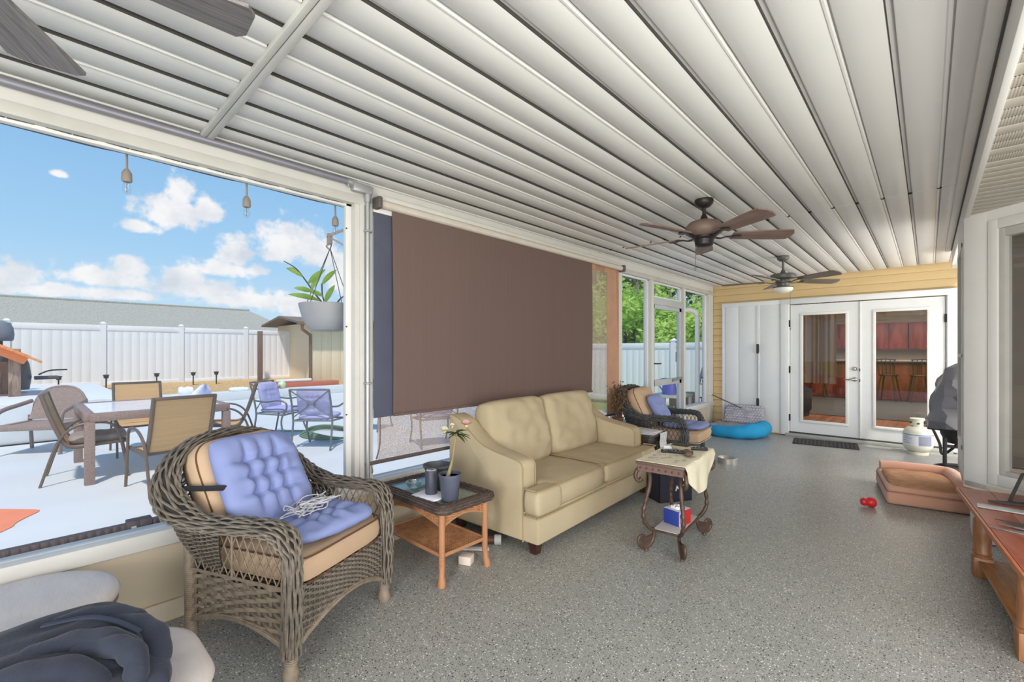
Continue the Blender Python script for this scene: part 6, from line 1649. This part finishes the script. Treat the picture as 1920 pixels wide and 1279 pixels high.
for P, a_, b_ in FO:
    sp = spline(P, 9); n_ = len(sp)
    m = MB(); m.tube(sp, [ .55+.55*math.sin(PI*(.12+.8*i/n_))+.08*math.sin(i*.9) for i in range(n_)], 14, flat=(a_, b_)); m.build('crease_fold', NV, bk, sharp=3)
m = MB(); m.tube(spline([(-.165,.06,.155), (-.12,.155,.158), (-.05,.215,.148), (.03,.262,.128)], 6), 1, 6, flat=(.010, .004)); m.build('hem', mat('navy_hem', (62,68,86), .9), bk)

# ---------------------------------------------- ceiling fans
def fan(label, loc, top_z, drop, a0, cols, r0=.21, r1=.66, bw=.145, lightkit=False, pitch=-13, canopy=True, chain=True, shape=0, thk=.010):
    x, y = loc
    t = thing('ceiling_fan', label, 'ceiling fan', (x, y, top_z), 0, 'ceiling fans on the porch ceiling')
    BODY, BLADE, DK = cols
    m = MB(); m.lathe([(.0, 0), (.068, 0), (.070, -.012), (.066, -.035), (.045, -.058), (.02, -.066), (0, -.066)], n=28); m.build('canopy', DK, t)
    m = MB(); m.tube([(0,0,-.06), (0,0,-drop+.02)], .0135, 12); m.lathe([(.0135, -drop+.07), (.024, -drop+.05), (.034, -drop+.02)], n=16); m.build('downrod', DK, t)
    m = MB(); d = -drop
    if shape == 0: m.lathe([(.02, d+.03), (.06, d+.022), (.11, d+.005), (.138, -.028+d), (.142, d-.05), (.132, d-.078), (.10, d-.10), (.07, d-.108), (0, d-.108)], n=36)
    else: m.lathe([(.02, d+.035), (.04, d+.02), (.125, d+.01), (.14, d), (.145, d-.03), (.138, d-.045), (.085, d-.055), (.06, d-.065), (.055, d-.10), (0, d-.10)], n=36)
    m.build('motor_housing', BODY, t)
    zb = d-(.108 if shape == 0 else .085)
    m = MB(); m.lathe([(.088, zb+.005), (.088, zb-.012), (.07, zb-.022), (.066, zb-.062), (.05, zb-.075), (0, zb-.077)], n=28); m.build('switch_housing', DK, t)
    if lightkit:
        m = MB(); m.lathe([(.06, zb-.055), (.115, zb-.065), (.118, zb-.078), (.10, zb-.08)], n=28); m.build('light_fitter', DK, t)
        m = MB(); m.lathe([(.112, zb-.078), (.105, zb-.105), (.075, zb-.132), (.03, zb-.142), (0, zb-.143)], n=28); m.build('glass_bowl', mat('frosted_bowl', (236,232,222), .35), t)
    if chain:
        m = MB(); x_ = .085 if lightkit else -.055
        L__ = .52 if lightkit else .17
        m.tube([(x_, -.03, zb-.06), (x_, -.03, zb-.06-L__)], .0022, 5); m.lathe([(0, 0), (.006, .004), (.007, .03), (0, .036)], (x_, -.03, zb-.06-L__-.03), 8); m.build('pull_chain', mat('chain_metal', (110,104,98), .4, metal=.5), t)
    hold = None
    for k in range(5):
        a = math.radians(a0+72*k)
        if hold is None:
            m = MB(); m.tube(spline([(.07, 0, zb), (.12, 0, zb-.012), (.17, 0, zb+.0), (r0+.03, 0, zb+.002)], 4), 1, 8, flat=(.020, .006)); m.lathe([(0, -.004), (.035, -.004), (.038, 0), (.035, .004), (0, .004)], (r0+.035, 0, zb-.001), 14); ir = m.build('blade_iron', DK, t)
            m = MB(); N_ = 22; P = []
            for i in range(N_):
                s_ = i/(N_-1); xx = r0+(r1-r0)*s_; w = bw*(.72+.28*min(1, s_*1.5))*(1 if s_ < .93 else math.sqrt(max(.12, 1-((s_-.93)/.07)**2*.88)))
                if shape == 2: w = bw*(.60+.55*s_)*(1 if s_ < .95 else (1-.35*((s_-.95)/.05)**2))
                P.append((xx, w/2))
            poly = P+[(x__, -w__) for x__, w__ in P[::-1]]
            M_ = Matrix.Translation((0, 0, zb+.004)) @ Matrix.Rotation(math.radians(pitch), 4, 'X')
            m.prism(poly, thk, M_); bd_ = m.build('blade', BLADE, t)
            ir.rotation_euler = (0,0,a); bd_.rotation_euler = (0,0,a); hold = (ir, bd_)
        else:
            share(hold[0], t, (0,0,0), (0,0,a)); share(hold[1], t, (0,0,0), (0,0,a))
    return t
BRB = mat('bronze_fan_body', (118,98,88), .5, var=.08, vscale=9); BLK = mat('dark_bronze', (52,48,48), .4, metal=.4); BLD = wood('brown_fan_blade', (110,88,80), (134,110,100), (1,10,10), .5)
fan('brown ceiling fan with five plain blades above the sofa', (-1.29, 3.62), CZ(-1.29), .185, 37.4, (BRB, BLD, BLK), r1=.66)
GRB = mat('grey_bronze_body', (96,96,90), .45, metal=.2); GBL = wood('grey_brown_fan_blade', (98,88,78), (122,110,98), (1,10,10), .5)
fan('dark grey ceiling fan with a frosted bowl light near the French doors', (-1.333, 6.45), CZ(-1.333), .235, 44, (GRB, GBL, GRB), r1=.70, lightkit=True, shape=1)
WBL = wood('weathered_grey_blade', (92,88,88), (136,130,128), (2,60,60), .55, 2)
fan('weathered grey wood-grained ceiling fan cut off at the top left corner', (-1.467, -.215), CZ(-1.467), .20, 82.7, (GRB, WBL, GRB), r1=.65, bw=.17, shape=2, pitch=8, chain=False)
# small wall details: chain in the corner of the far window, hook
hk = MB(); hk.tube([(-2.862, 7.95, 1.10), (-2.862, 7.95, .62)], .004, 5); hk.ball((-2.858, 7.95, .92), .014, 8); hk.ball((-2.858, 7.95, .86), .012, 8)
tag(hk.build('hanging_string', mat('grey_cord2', (96,96,98), .6)), 'thin grey cord hanging in the far left window corner', 'cord')
